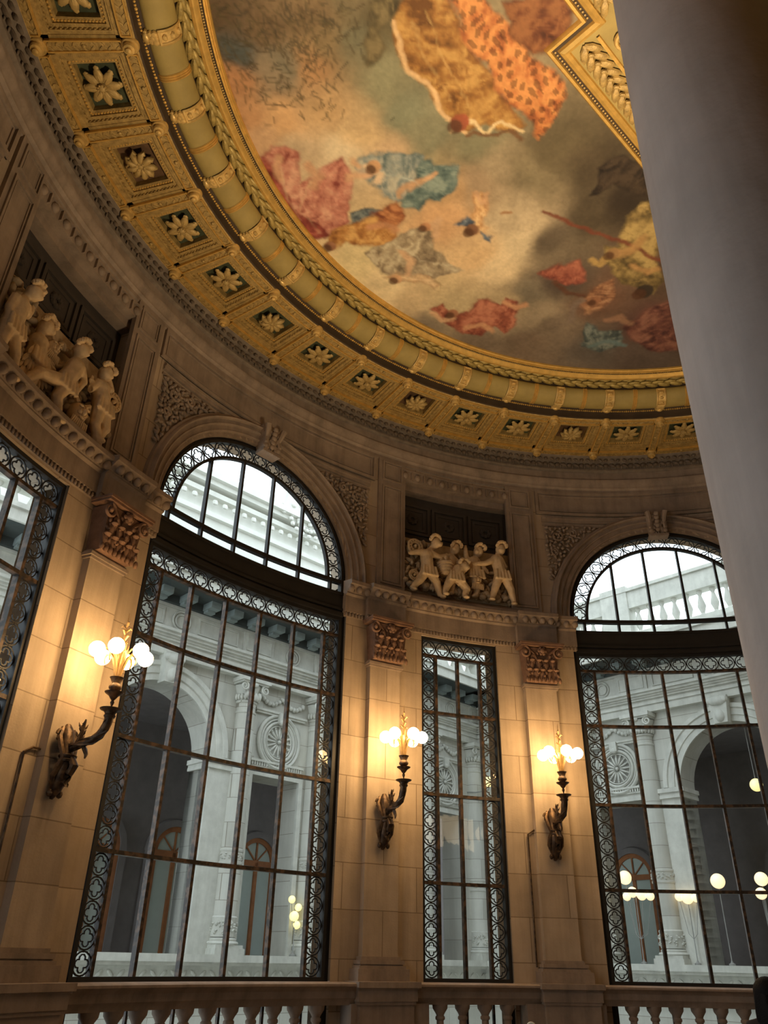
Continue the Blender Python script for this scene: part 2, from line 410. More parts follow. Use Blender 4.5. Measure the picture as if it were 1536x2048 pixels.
# ------------------------------------------------------------------ mouldings of the arched bays
def archsweep(m,prof,r,zc,a0=0,a1=180,n=44,legs=0):
    path=[]
    if legs: path.append(((r,0,zc-legs),(1,0,0),(0,1,0)))
    for i in range(n+1):
        t=R_(a0+(a1-a0)*i/n); path.append(((r*cos(t),0,zc+r*sin(t)),(cos(t),0,sin(t)),(0,1,0)))
    if legs: path.append(((-r,0,zc-legs),(-1,0,0),(0,1,0)))
    return m.sweep(path,prof)
def frame_rect(m,x0,x1,z0,z1,w_,y0,y1,nx=1):
    m.box(x0,x1,y0,y1,z1-w_,z1,nx); m.box(x0,x1,y0,y1,z0,z0+w_,nx); m.box(x0,x0+w_,y0,y1,z0+w_,z1-w_); m.box(x1-w_,x1,y0,y1,z0+w_,z1-w_)
for k_,c in enumerate(ARCH):
    m=M(); archsweep(m,[(-.005,.2),(-.005,.0),(.05,-.0),(.055,-.03),(.075,-.04),(.085,-.025),(.15,-.03),(.155,-.06),(.175,-.07),(.185,-.05),(.24,-.055),(.245,-.10),(.265,-.115),(.285,-.10),(.30,-.06),(.33,-.05),(.345,.01)],HWO,SPR,legs=.04)
    T=build('trim_%d'%(10+k_),m.bend(),'stone2',frame=IF(c),kind='structure')
    m=M(); m.box(-2.2,2.2,-.012,.01,7.24,7.74,24); frame_rect(m,-2.2,2.2,7.24,7.74,.05,-.05,.01,24); frame_rect(m,-2.12,2.12,7.32,7.66,.02,-.03,.01,24)
    m.box(-2.1,2.1,-.04,.01,7.08,7.13,24); m.box(-2.1,2.1,-.06,.01,7.13,7.17,24); m.box(-2.1,2.1,-.025,.01,7.0,7.03,24)
    build('long_panel',m.bend(),'stone2',T)
# ================================================================== WINDOWS (iron frames, tracery borders, glass)
def quatrefoil(m,cx,cz,s,rot=0,y=.15,th=.0105):
    def P(x,z): 
        c_,s_=cos(rot),sin(rot); return (cx+(x*c_-z*s_)*s,y,cz+(x*s_+z*c_)*s)
    m.tube([P(.485*cos(2*PI*i/16),.485*sin(2*PI*i/16)) for i in range(16)],th,4,closed=True)
    pts=[]
    for q in range(4):
        a=q*PI/2
        for i in range(6):
            t=a-1.95+3.9*i/5; pts.append(P(.20*cos(a)+.17*cos(t),.20*sin(a)+.17*sin(t)))
    m.tube(pts,th*.9,4,closed=True)
    m.ball(P(.5,0),(.018,.012,.018),4,3); m.ball(P(0,.5),(.018,.012,.018),4,3)
def strip_units(m,x0,z0,x1,z1,n,width):
    for i in range(n):
        t=(i+.5)/n; quatrefoil(m,x0+(x1-x0)*t,z0+(z1-z0)*t,width*.98)
WY=-.06                                        # the iron stands close behind the inner face of the wall
ROWS=[-.22,.95,2.14,3.36,4.28]
def window(name,c,hw,mull,arched):
    Wn=empty(name,IF(c,0),kind='structure')
    bw=.235; y0,y1=.12,.18
    f=M()                                           # outer frame
    f.box(-hw,hw,.10,.20,-.26,-.20,20); f.box(-hw,hw,.10,.20,4.53,4.60,20)
    for s in (-1,1): f.box(min(s*hw,s*(hw-.05)),max(s*hw,s*(hw-.05)),.10,.21,-1.28,4.58)
    f.box(-hw,hw,.10,.20,-1.28,-1.2,20)
    if arched:
        for s in (-1,1): f.box(min(s*hw,s*(hw+.06)),max(s*hw,s*(hw+.06)),.12,.2,-1.28,5.2)
    build('frame',f.move(0,WY,0).bend(),'black_iron',Wn)
    b=M()
    for z in ROWS[1:4]: b.box(-hw,hw,.105,.185,z-.022,z+.022,20)
    b.box(-hw,hw,.11,.185,4.26,4.30,20)
    xs=[-hw+bw+.05]+[x for x in mull if abs(x)<hw-bw-.1]+[hw-bw-.05]
    for x in xs: b.box(x-.02,x+.02,.11,.185,-.22,4.28); b.box(x-.015,x+.015,.13,.17,-1.28,-.25)
    build('glazing_bar',b.move(0,WY,0).bend(),'iron',Wn)
    q=M()
    n=round(2*(hw-.05)/.26); strip_units(q,-hw+.05,4.415,hw-.05,4.415,n,2*(hw-.05)/n)
    for s in (-1,1):
        x=s*(hw-.05-bw/2+.0)
        for a,b_,k in zip(ROWS,ROWS[1:],(5,5,5,4)): strip_units(q,x,a+.02,x,b_-.02,k,(b_-a-.04)/k)
    build('tracery_border',q.move(0,WY,0).bend(),'black_iron',Wn,merge=False,smooth=0)
    g=M()
    def pane(x0,x1,z0,z1,nx=14):
        vs=[];fs=[]
        for i in range(nx+1): x=x0+(x1-x0)*i/nx; vs+=[(x,.16,z0),(x,.16,z1)]
        fs=[(2*i,2*i+2,2*i+3,2*i+1) for i in range(nx)]; g.add(vs,fs)
    pane(-hw,hw,-1.28,4.58)
    if arched:
        t=M(); t.box(-hw,hw,.085,.34,4.63,4.97,20); t.box(-hw,hw,.07,.34,4.94,4.985,20); t.box(-hw,hw,.05,.34,4.58,4.64,20); t.box(-hw,hw,.065,.3,4.68,4.72,20)
        build('transom',t.move(0,WY,0).bend(),'black_iron',Wn)
        l=M(); archsweep(l,[(0,.10),(-.04,.10),(-.04,.20),(0,.20),(0,.10)],HWA,SPR,legs=.18); 
        archsweep(l,[(.022,.115),(-.022,.115),(-.022,.185),(.022,.185),(.022,.115)],1.43,SPR)
        archsweep(l,[(-.01,.13),(.06,.13),(.06,.2),(-.01,.2),(-.01,.13)],HWA,SPR,legs=.18); l.box(-hw,hw,.11,.19,SPR-.03,SPR+.03,20)
        for x in mull:
            l.box(x-.018,x+.018,.115,.185,5.0,SPR)
            if abs(x)<1.4: l.box(x-.018,x+.018,.115,.185,SPR,SPR+math.sqrt(1.43**2-x*x))
        build('lunette_frame',l.move(0,WY,0).bend(),'black_iron',Wn)
        q=M()
        for i in range(19):
            a=PI*(i+.5)/19; quatrefoil(q,1.55*cos(a),SPR+1.55*sin(a),.25,a)
        build('lunette_tracery',q.move(0,WY,0).bend(),'black_iron',Wn,merge=False,smooth=0)
        vs=[];fs=[];n=40
        for i in range(n+1):
            x=-hw+2*hw*i/n; vs+=[(x,.16,5.0),(x,.16,SPR+math.sqrt(max(0,HWA**2-x*x)))]
        g.add(vs,[(2*i,2*i+2,2*i+3,2*i+1) for i in range(n)])
    build('glass_pane',g.move(0,WY,0).bend(),'glass',Wn,smooth=0)
    return Wn
MULL=[-1.48,-.888,-.296,.296,.888,1.48]
window('window_1',ARCH[1],HWA,MULL,True); window('window_2',NARROW[1],HWN,[0],False); window('window_3',ARCH[2],HWA,MULL,True)
window('window_4',NARROW[0],HWN,[0],False); window('window_5',ARCH[0],HWA,MULL,True); window('window_6',NARROW[2],HWN,[0],False)
# ================================================================== PILASTERS
def spiral(cx,y,cz,r0,turns,side,n=26,dy=0):
    return [(cx+side*(r0*(1-.8*i/n))*cos(turns*2*PI*i/n-PI/2*0+PI/2),y-dy*i/n,cz+(r0*(1-.8*i/n))*sin(turns*2*PI*i/n+PI/2)) for i in range(n+1)]
def capital_mesh(w_=.26,h=.60,mat='cap'):
    """leafy composite capital, bottom at z = 0, wall at y = 0"""
    m=M(); m.tbox((0,-.05),w_*.95,.11,.0,w_*1.12,.15,h*.88)
    m.box(-w_*1.42,w_*1.42,-.27,.02,h*.90,h*.95,3); m.box(-w_*1.46,w_*1.46,-.29,.02,h*.95,h,3)
    for row,(z,n,s) in enumerate(((.10,5,.10),(.25,4,.105))):
        for i in range(n):
            x=(i-(n-1)/2)*w_*.46; y=-.165-.012*row
            m.ball((x,y,z),(.050,.035,s),7,5,rx(R_(12))); m.ball((x,y-.045,z+s*.82),(.045,.045,.026),7,4)
            for e in (-1,1): m.ball((x+e*.034,y-.012,z+.02),(.018,.02,s*.75),5,4,ry(R_(e*14)))
    for s in (-1,1):
        m.tube(spiral(s*w_*1.12,-.22,h*.74,.095,1.6,s),[.024*(1-.5*i/26) for i in range(27)],6)
        m.tube([(s*w_*.2,-.19,h*.48),(s*w_*.55,-.2,h*.72),(s*w_*.95,-.215,h*.86)],[.02,.024,.022],6)
        m.ball((s*w_*.55,-.20,h*.66),(.05,.03,.035),6,4)
    m.ball((0,-.25,h*.78),(.05,.04,.05),8,5)
    for i in range(6): t=i*PI/3; m.ball((.055*cos(t),-.24,h*.78+.055*sin(t)),(.03,.025,.03),6,4)
    for i in range(46):
        x=random.uniform(-1,1)*w_*1.02; z=random.uniform(.12,.80)*h; m.ball((x,-.185-.03*random.random(),z),(.022,.022,.036),5,3,ry(random.uniform(-.8,.8)))
    for i in range(9): m.ball(((i-4)*w_*.27,-.20,h*.02),(.03,.03,.05),6,4)
    for s in (-1,1): m.ball((s*w_*1.12,-.24,h*.74),(.028,.03,.028),7,5)
    return m
PIL=[(NARROW[0]+9.85,'stone pilaster with leafy capital left of the tall left arched window'),
     (NARROW[1]-9.85,'stone pilaster with leafy capital between the left arched window and the narrow window'),
     (NARROW[1]+9.85,'stone pilaster with leafy capital between the narrow window and the right arched window')]
pil=None
def make_pilaster(phi):
    P=tag(empty('pilaster',IF(phi,-.24)),None,'pilaster','pilasters of the curved wall')
    m=M(); m.box(-.265,.265,-.105,.02,.26,4.1,6); build('shaft',m.bend(),'stone',P)
    m=M(); m.box(-.385,.385,-.22,.02,.0,.14,6); m.box(-.35,.35,-.185,.02,.14,.175,6); m.box(-.32,.32,-.16,.02,.175,.19,6); m.box(-.335,.335,-.175,.02,.19,.235,6); m.box(-.295,.295,-.135,.02,.235,.275,6)
    build('base',m.bend(),'stone2',P)
    m=M(); m.box(-.285,.285,-.13,.02,4.10,4.13,6); m.box(-.305,.305,-.15,.02,4.13,4.17,6); m.box(-.28,.28,-.125,.02,4.17,4.2,6)
    build('necking',m.bend(),'stone2',P)
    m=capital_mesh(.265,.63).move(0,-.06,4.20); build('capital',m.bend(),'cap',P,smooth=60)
    return P
for i,(ph,lab) in enumerate(PIL):
    if i==0: pil=make_pilaster(ph); pil['label']=lab
    else: dup(pil,IF(ph,-.24),label=lab)
# pedestals under the pilasters, below the rail
ped=None
for ph,lab in PIL:
    lab=lab.replace('pilaster with leafy capital','pedestal breaking forward under the pilaster')
    if ped is None:
        ped=tag(empty('pedestal',IF(ph,-1.6)),lab,'pedestal','pedestals under the pilasters')
        m=M(); m.box(-.46,.46,-.36,.05,0,.3,6); m.box(-.40,.40,-.31,.05,.3,1.12,6); build('die',m.bend(),'stone2',ped)
        m=M(); m.box(-.42,.42,-.33,.05,1.12,1.155,6); m.box(-.435,.435,-.345,.05,1.155,1.28,6); m.box(-.47,.47,-.385,.05,1.30,1.365,6); m.box(-.45,.45,-.36,.05,1.28,1.30,6); build('cap',m.bend(),'stone2',ped)
    else: dup(ped,IF(ph,-1.6),label=lab)
# solid wall behind the pedestals between the balustrade openings
for i,c in enumerate(NARROW):
    m=M()
    for s in (-1,1):
        a,b=sorted((arc(s*5.2),arc(s*13.4))); m.box(a,b,-.26,.05,-1.25,-.47,10)
    build('trim_%d'%(20+i),m.bend(),'stone2',frame=IF(c),kind='structure')
# ------------------------------------------------------------------ upper pilaster strips
US=[(NARROW[0]+9.1,'panelled wall strip left of the tall left arch, beside the cut-off relief'),(NARROW[1]-9.1,'panelled wall strip between the left arch and the small cherub relief'),
    (NARROW[1]+9.1,'panelled wall strip between the small cherub relief and the right arch'),(NARROW[0]-9.1,'panelled wall strip at the left edge of the photo, above the cut-off relief')]
us=None
for ph,lab in US:
    if us is None:
        us=tag(empty('panelled_strip',IF(ph,5.19)),lab,'wall panel','panelled strips beside the reliefs')
        m=M(); m.box(-.265,.265,-.05,.02,0,2.56,6); build('strip',m.bend(),'stone2',us)
        m=M(); frame_rect(m,-.20,.20,2.10,2.50,.03,-.075,-.04,4); frame_rect(m,-.15,.15,2.15,2.45,.015,-.065,-.04,4); build('square_panel',m.bend(),'stone2',us)
        m=M(); frame_rect(m,-.20,.20,.12,2.0,.03,-.075,-.04,4); frame_rect(m,-.15,.15,.17,1.95,.015,-.065,-.04,4); build('tall_panel',m.bend(),'stone2',us)
    else: dup(us,IF(ph,5.19),label=lab)
# ------------------------------------------------------------------ keystones and spandrel carving
ks=None
for c,lab in ((ARCH[1],'carved scroll keystone at the top of the left arch'),(ARCH[2],'carved scroll keystone at the top of the right arch')):
    if ks is None:
        ks=tag(empty('keystone',IF(c,6.82)),lab,'keystone','keystones of the arches')
        m=M(); m.tbox((0,-.05),.13,.10,0,.17,.12,.42); m.box(-.18,.18,-.15,.02,.40,.44,3)
        build('block',m,'stone2',ks)
        m=M()
        for s in (-1,1):
            m.tube([(s*.11,-.13,.02),(s*.13,-.19,.1),(s*.12,-.17,.2),(s*.14,-.22,.32),(s*.16,-.24,.40)],[.045,.04,.035,.045,.05],7)
            m.ball((s*.12,-.17,.04),(.05,.05,.05),8,5)
        for i in range(5): m.ball((0,-.17-.015*i,.06+.075*i),(.05,.04,.05),7,5)
        for i in range(16): m.ball((random.uniform(-.14,.14),-.17,random.uniform(.0,.40)),(.045,.035,.055),6,4,ry(random.uniform(-1,1)))
        m.box(-.17,.17,-.19,.0,-.07,-.03); 
        for i in range(-3,4): m.ball((i*.045,-.17,-.03),(.018,.02,.05),5,4)
        build('scroll',m,'stone2',ks)
    else: dup(ks,IF(c,6.82),label=lab)
sp=None
SPN=[((2.04,.36,6.98),1,ARCH[1],'leafy carving in the corner right of the left arch'),((2.04,.36,6.98),-1,ARCH[1],'leafy carving in the corner left of the left arch'),((2.04,.36,6.98),-1,ARCH[2],'leafy carving in the corner left of the right arch')]
def spandrel(sgn):
    m=M(); rnd=random.Random(5)
    def ins(x,z): return x<2.06 and z<7.0 and math.hypot(x,z-SPR)>2.12 and x>.75
    pts=[]
    for _ in range(4000):
        x,z=rnd.uniform(.7,2.06),rnd.uniform(5.9,7.0)
        if ins(x,z) and all((x-a)**2+(z-b)**2>.0042 for a,b in pts): pts.append((x,z))
    for x,z in pts:
        a=rnd.uniform(0,PI); m.ball((sgn*x,-.03,z),(.055,.03,.026),6,4,ry(a)); 
        if rnd.random()<.5: m.ball((sgn*x,-.05,z),(.028,.03,.028),6,4)
    for cx,cz,r in ((1.85,6.78,.12),(1.55,6.86,.08),(1.93,6.45,.08)): m.tube(spiral(sgn*cx,-.05,cz,r,1.5,sgn,20),[.02]*21,5)
    g=M(); g.add([(sgn*x,-.012,z) for x,z in ((2.1,7.04),(.72,7.04),(1.0,6.92),(1.4,6.73),(1.7,6.42),(1.9,6.05),(2.0,5.9),(2.1,5.9))],[tuple(range(8))])
    return m.bend(),g
for _,s,c,lab in SPN:
    o=tag(empty('spandrel_carving',IF(c,0)),lab,'carving','leaf carvings beside the arches')
    m,g=spandrel(s); build('foliage',m,'stone2',o,smooth=60)
# ================================================================== WALL SCONCES
def sconce(phi,label):
    S=tag(empty('wall_sconce',IF(phi,1.30,7.895)),label,'wall lamp','bronze wall lamps on the pilasters')
    m=M()                                          # scrolled back bracket
    m.tube([(0,-.03,.0),(0,-.06,.08),(0,-.10,.18),(0,-.13,.30),(0,-.12,.42),(0,-.09,.54),(0,-.07,.64),(0,-.05,.72)],[.018,.06,.075,.085,.07,.075,.07,.03],9,flat=.8)
    for s in (-1,1):
        m.tube([(s*.05,-.06,.10),(s*.095,-.09,.2),(s*.085,-.13,.30),(s*.06,-.14,.38),(s*.09,-.11,.48),(s*.11,-.08,.58),(s*.07,-.06,.68)],[.02,.03,.034,.03,.03,.03,.02],6)
        m.tube([(s*.10+s*.04*cos(t),-.07,.60+.05*sin(t)) for t in np.linspace(0,5.5,12)],.016,5)
    m.tube([(0,-.14,.26),(0,-.21,.24),(0,-.24,.30),(0,-.20,.36),(0,-.15,.34)],[.03,.04,.045,.04,.03],7)
    m.tube([(0,-.12,.16),(0,-.19,.13),(0,-.20,.19),(0,-.15,.21)],[.03,.035,.03,.02],6)
    m.lathe([(.05,.0),(.088,.01),(.092,.03),(.075,.045),(.09,.06),(.092,.075),(.06,.09)],(0,-.13,.33),14)
    for i in range(10): a=i*2*PI/10; m.ball((.065*cos(a),-.06-.02*sin(a),.05+.55*(i%5)/5),(.03,.035,.04),6,4)
    for i,z in enumerate((.46,.52,.58,.64)): m.ball((0,-.13+.02*i,z),(.05,.04,.035),7,4)
    build('bracket',m,'bronze',S,smooth=50)
    m=M(); pts=[(0,-.12,.46),(0,-.20,.50),(0,-.30,.515),(0,-.40,.535),(0,-.49,.58),(0,-.55,.64),(0,-.575,.71),(0,-.58,.77)]
    m.tube(pts,[.03,.034,.034,.036,.04,.044,.046,.044],10)
    for j in range(3): m.tube([(.042*cos(i*.9+j*2.09),p[1]+.02*sin(i*.9+j*2.09),p[2]+.035*sin(i*.9+j*2.09)) for i,p in enumerate(pts)],.012,4)
    m.lathe([(.05,-.02),(.06,0),(.05,.015),(.055,.03),(.075,.05),(.105,.06),(.11,.07),(.05,.075)],(0,-.58,.76),18)
    build('arm',m,'bronze',S,smooth=50)
    m=M()
    m.tube([(0,-.22,.5),(0,-.25,.58),(0,-.26,.66),(.01,-.27,.75)],[.03,.028,.02,.006],6)
    for i in range(9): a=i*2.4; m.tube([(0,-.25,.55+.02*i),(.035*cos(a),-.25+.035*sin(a),.575+.02*i),(.05*cos(a),-.25+.05*sin(a),.61+.02*i)],[.014,.012,.003],4)
    m.tube([(0,-.30,.50),(0,-.34,.45),(0,-.37,.40),(0,-.36,.36)],[.02,.025,.02,.008],5)
    build('sprig',m,'bronze',S,smooth=50)
    m=M(); c=(0,-.58,-.085)
    m.lathe([(.004,.93),(.014,.96),(.022,.98),(.012,1.0),(.03,1.02),(.05,1.05),(.09,1.075),(.095,1.085),(.045,1.09),(.04,1.10)],c,16)
    m.lathe([(.04,1.10),(.062,1.12),(.066,1.14),(.046,1.165),(.042,1.18),(.062,1.22),(.072,1.235),(.03,1.24)],c,16)
    build('vase',m,'bronze',S,smooth=50)
    m=M()
    for i in range(6):
        a=i*PI/3+PI/6; rr=[.02,.035,.07,.13,.19,.235,.255]; zz=[1.13,1.27,1.38,1.44,1.43,1.385,1.33]
        m.tube([(r*cos(a),-.58+r*sin(a),z) for r,z in zip(rr,zz)],.009,5)
        a+=PI/6; rr=[.02,.04,.07,.11,.15,.165,.15]; zz=[1.13,1.25,1.35,1.40,1.39,1.34,1.29]
        m.tube([(r*cos(a),-.58+r*sin(a),z) for r,z in zip(rr,zz)],[.012,.016,.018,.018,.015,.012,.008],5)
        m.tube([(r*cos(a+.3),-.58+r*sin(a+.3),z) for r,z in zip((.015,.03,.045,.06),(1.13,1.32,1.44,1.5))],[.012,.014,.01,.003],4)
    m.tube([(0,-.58,1.12),(0,-.58,1.55),(0,-.58,1.68),(0,-.58,1.86)],[.014,.014,.012,.002],6)
    for i in range(8): a=i*2.4; m.tube([(0,-.58,1.50+.028*i),(.04*cos(a),-.58+.04*sin(a),1.55+.028*i),(.062*cos(a),-.58+.062*sin(a),1.535+.028*i)],[.012,.012,.003],4)
    build('branches',m,'leafbronze',S,smooth=50)
    for i in range(6):
        a=i*PI/3+PI/6; g=M(); g.ball((.255*cos(a),-.58+.255*sin(a),1.405),.082,18,12); build('globe',g,'globe',S,smooth=180)
    return S
SCN=[(-64.4,'bronze six-globe wall lamp left of the tall left arched window, nearest and largest'),
     (-29.1,'bronze six-globe wall lamp on the pilaster between the left arched window and narrow window'),
     (-9.45,'bronze six-globe wall lamp on the pilaster between the narrow window and right arched window')]
s0=None
for ph,lab in SCN:
    if s0 is None: s0=sconce(ph,lab)
    else: dup(s0,IF(ph,1.30,7.895),label=lab)
# the conduit stain lines beside two of the lamps are thin surface wires
for ph,r,lab,zz in ((-67.0,7.99,'thin dark cable running down the wall left of the largest wall lamp',(1.75,-.05)),(-12.0,7.985,'thin dark cable running down the wall left of the lamp nearest the column',(1.72,-.05))):
    m=M(); m.tube([(.30,-.03,zz[0]),(.1,-.012,zz[0]),(0,-.012,zz[0]-.06),(.0,-.012,.8),(.0,-.012,zz[1])],.013,5); build('wall_cable',m,'bronze',frame=IF(ph,0,r),label=lab,category='cable',group='cables beside the wall lamps')
# ================================================================== CHERUB RELIEFS
def body(bones,balls):
    m=M()
    for pts,rad in bones: m.tube(pts,rad,8)
    for p_,r in balls: m.ball(p_,r,10,7)
    return m
def remesh(o,v=.014,it=3):
    d=o.modifiers.new('remesh','REMESH'); d.mode='VOXEL'; d.voxel_size=v; d.use_smooth_shade=True
    s=o.modifiers.new('smooth','SMOOTH'); s.factor=.5; s.iterations=it
    return o
def cherub(P,head,neck,chest,hip,arms,legs,face=0,ly=0,S=1.2,label=None):
    """points (x,z) on the panel; the figure stands about 0.15 off the wall; arms / legs are lists of (x,z,dy) chains"""
    Y=-.05+ly; m=M()
    V=lambda q,dy=0:(q[0],Y+dy+(q[2] if len(q)>2 else 0),q[1])
    mid=((chest[0]+hip[0])/2,(chest[1]+hip[1])/2)
    m.tube([V(neck),V(chest),V(mid,-.015),V(hip)],[.05*S,.098*S,.092*S,.10*S],10)
    m.ball(V(chest,-.02),(.105*S,.085*S,.09*S),10,7); m.ball(V(hip,-.01),(.105*S,.09*S,.09*S),10,7); m.ball(V(mid,-.045),(.07*S,.06*S,.07*S),8,6)
    m.tube([V(chest),V(neck),V(head)],[.05*S,.04*S,.05*S],8)
    hy=-.05; hx,hz=head
    m.ball((hx,Y+hy,hz),(.074*S,.08*S,.085*S),12,9); m.ball((hx+face*.05*S,Y+hy-.045,hz-.03*S),(.042*S,.045*S,.038*S),8,6)
    m.ball((hx+face*.075*S,Y+hy-.07,hz-.012*S),(.015*S,.02*S,.016*S),6,4)
    for s in (-1,1): m.ball((hx+face*.04*S+s*.03*S,Y+hy-.068,hz-.03*S),(.02*S,.018*S,.02*S),6,4)
    for ch in arms: 
        n=len(ch); m.tube([V(q,-.03) for q in ch],[.052*S,.042*S,.032*S,.03*S][:n] if n>2 else [.05*S,.035*S],8)
        e=ch[-1]; m.ball(V(e,-.03),(.034*S,.026*S,.036*S),7,5)
        p=ch[-2]; d=Vector((e[0]-p[0],0,e[1]-p[1])).normalized()
        for k in (-1.2,-.4,.4,1.2): 
            q=d*cos(k*.3)+Vector((-d.z,0,d.x))*sin(k*.3); b=Vector(V(e,-.04)); m.tube([tuple(b),tuple(b+q*.055*S)],[.011*S,.009*S],5)
        q=Vector((-d.z,0,d.x)); b=Vector(V(e,-.045)); m.tube([tuple(b),tuple(b+q*.04*S-d*.0)],[.011*S,.009*S],5)
    for ch in legs:
        m.tube([V(q,-.02) for q in ch],[.078*S,.058*S,.036*S,.03*S][:len(ch)],9)
        k=ch[1]; m.ball(V(k,-.025),.058*S,8,6)
        e=ch[2]; 
        m.ball(V(((ch[1][0]+e[0])/2,(ch[1][1]+e[1])/2),-.015),.052*S,8,6)
        m.ball((e[0]+.03*face*S,Y-.05,e[1]-.015),(.055*S,.045*S,.026*S),8,5)
    for k in range(5):                        # loincloth folds
        q=-1+.5*k; m.tube([V((hip[0]+.09*S*q,hip[1]+.05*S),-.075*S),V((hip[0]+.11*S*q+.01,hip[1]-.10*S),-.085*S)],[.020*S,.026*S],6)
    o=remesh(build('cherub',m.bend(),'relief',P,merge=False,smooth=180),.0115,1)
    h=M(); rnd=random.Random(int(hx*100)+7)
    for i in range(26):
        t=rnd.uniform(0,PI); u=rnd.uniform(-PI,PI)
        x,z=hx-face*.02*S+.072*S*cos(t)*1.0,hz+.025*S+.07*S*sin(t); h.ball((x,Y+hy-.03-.06*rnd.random(),z),(.03*S,.03*S,.026*S),6,4)
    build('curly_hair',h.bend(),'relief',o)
    return o
def relief(label,phi,items,extras,x0,x1):
    P=tag(empty('cherub_relief',IF(phi,0)),label,'relief','cherub reliefs over the narrow windows')
    m=M(); m.box(x0,x1,.10,.2,5.36,6.36,10); rnd=random.Random(3)
    for i in range(230):
        x,z=rnd.uniform(x0+.05,x1-.05),rnd.uniform(5.42,6.28 if rnd.random()<.4 else 5.9); a=rnd.uniform(0,PI)
        m.ball((x,.11-rnd.random()*.10,z),(.085,.06,.034),7,5,ry(a))
    for i in range(60):
        x=rnd.uniform(x0+.05,x1-.05); m.ball((x,.02-.06*rnd.random(),5.42+.09*rnd.random()),(.07,.06,.05),7,5,ry(rnd.uniform(-1,1)))
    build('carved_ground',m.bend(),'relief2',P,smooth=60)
    for it in items: cherub(P,**it)
    for ex in extras: ex(P)
    return P
def wheel(x,z,r):
    def f(P):
        m=M()
        for q in (r,r*.62): m.tube([(x+q*cos(t),-.03,z+q*sin(t)) for t in np.linspace(0,2*PI,25)[:-1]],r*.16,7,closed=True)
        m.ball((x,-.03,z),(r*.25,.05,r*.25),8,5)
        for i in range(12): t=i*PI/6; m.ball((x+r*.8*cos(t),-.05,z+r*.8*sin(t)),r*.14,6,4)
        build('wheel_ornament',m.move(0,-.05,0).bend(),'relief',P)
    return f
def basket(x,z):
    def f(P):
        m=M(); m.lathe([(.09,-.13),(.13,-.05),(.15,.06),(.16,.09),(.10,.10)],(x,-.02,z),14)
        for k in range(4): m.tube([((.115+.012*k)*cos(t)+x,-.02+(.115+.012*k)*sin(t),z-.09+.05*k) for t in np.linspace(0,2*PI,17)[:-1]],.014,5,closed=True)
        for i in range(12): t=i*.9; m.ball((x+.1*cos(t),-.05+.06*sin(t),z+.12+.02*(i%3)),.045,7,5)
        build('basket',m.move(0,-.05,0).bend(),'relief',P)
    return f
def mask(x,z,s=1):
    def f(P):
        m=M(); m.ball((x,-.02,z),(.10*s,.09*s,.12*s),10,7); m.ball((x,-.11*s,z-.01),(.025*s,.035*s,.04*s),6,5)
        for e in (-1,1): m.ball((x+e*.04*s,-.09*s,z-.02),(.03*s,.03*s,.03*s),6,4); m.tube([(x+e*.05*s,-.05,z+.10*s),(x+e*.11*s,-.05,z+.16*s),(x+e*.15*s,-.03,z+.10*s)],[.03*s,.025*s,.01*s],6); m.ball((x+e*.04*s,-.10*s,z+.045*s),(.035*s,.02*s,.014*s),6,4)
        m.ball((x,-.09*s,z-.07*s),(.045*s,.03*s,.016*s),7,4)
        for i in range(9): m.tube([(x+(i-4)*.022*s,-.08*s,z-.09*s),(x+(i-4)*.028*s,-.07*s,z-.19*s)],[.017*s,.006*s],5)
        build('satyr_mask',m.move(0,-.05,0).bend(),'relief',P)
    return f
def wing(x,z,s=1):
    def f(P):
        m=M()
        for r in range(3):
            for i in range(9):
                t=R_(-115+i*13); L=.13+.09*r; m.ball((x+L*cos(t)*.8*s,-.04-.015*r*0+.02*r,z+L*sin(t)*1.5*s),(.03*s,.02,.10*s),6,4,ry(R_(-(-115+i*13)-90)))
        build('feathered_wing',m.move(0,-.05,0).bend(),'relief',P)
    return f
relief('pale stone relief of striding cherubs above the narrow window',NARROW[1],[
 dict(head=(-.458,6.235),neck=(-.535,6.11),chest=(-.62,5.98),hip=(-.60,5.70),arms=[[(-.55,6.03),(-.38,5.99),(-.23,6.05)],[(-.66,6.02),(-.82,5.99),(-.93,5.95)]],legs=[[(-.57,5.68),(-.434,5.50),(-.37,5.27)],[(-.64,5.68),(-.76,5.48),(-.92,5.30)]],face=1,ly=-.05),
 dict(head=(-.05,6.235),neck=(-.10,6.13),chest=(-.14,6.02),hip=(-.16,5.80),arms=[[(-.09,6.06),(.05,5.96),(.16,5.965)],[(-.2,6.05),(-.28,5.93),(-.22,5.84)]],legs=[[(-.14,5.78),(-.1,5.6),(-.13,5.4)]],face=-.6,ly=.02),
 dict(head=(.067,5.87),neck=(.03,5.83),chest=(-.02,5.80),hip=(-.10,5.68),arms=[[(0,5.78),(.05,5.64),(-.02,5.55)]],legs=[[(-.14,5.66),(-.243,5.49),(-.31,5.32)],[(-.04,5.64),(.117,5.47),(.07,5.32)]],face=.6,ly=-.08),
 dict(head=(.408,6.27),neck=(.37,6.17),chest=(.32,6.06),hip=(.34,5.85),arms=[[(.26,6.08),(.18,6.12),(.17,6.30)],[(.38,6.08),(.48,6.0),(.55,5.92)]],legs=[[(.34,5.83),(.38,5.62),(.33,5.42)]],face=-.8,ly=.03),
 dict(head=(.80,6.33),neck=(.76,6.23),chest=(.735,6.13),hip=(.80,5.86),arms=[[(.70,6.13),(.482,6.02),(.31,5.99)],[(.80,6.13),(.88,6.0),(.80,5.93)]],legs=[[(.76,5.84),(.672,5.59),(.60,5.37)],[(.86,5.84),(.966,5.58),(1.01,5.33)]],face=-.3,ly=-.05)],
 [wheel(-.82,6.12,.13),wheel(-.84,5.58,.09),basket(-.25,5.82),mask(.34,5.70)],-1.06,1.06)
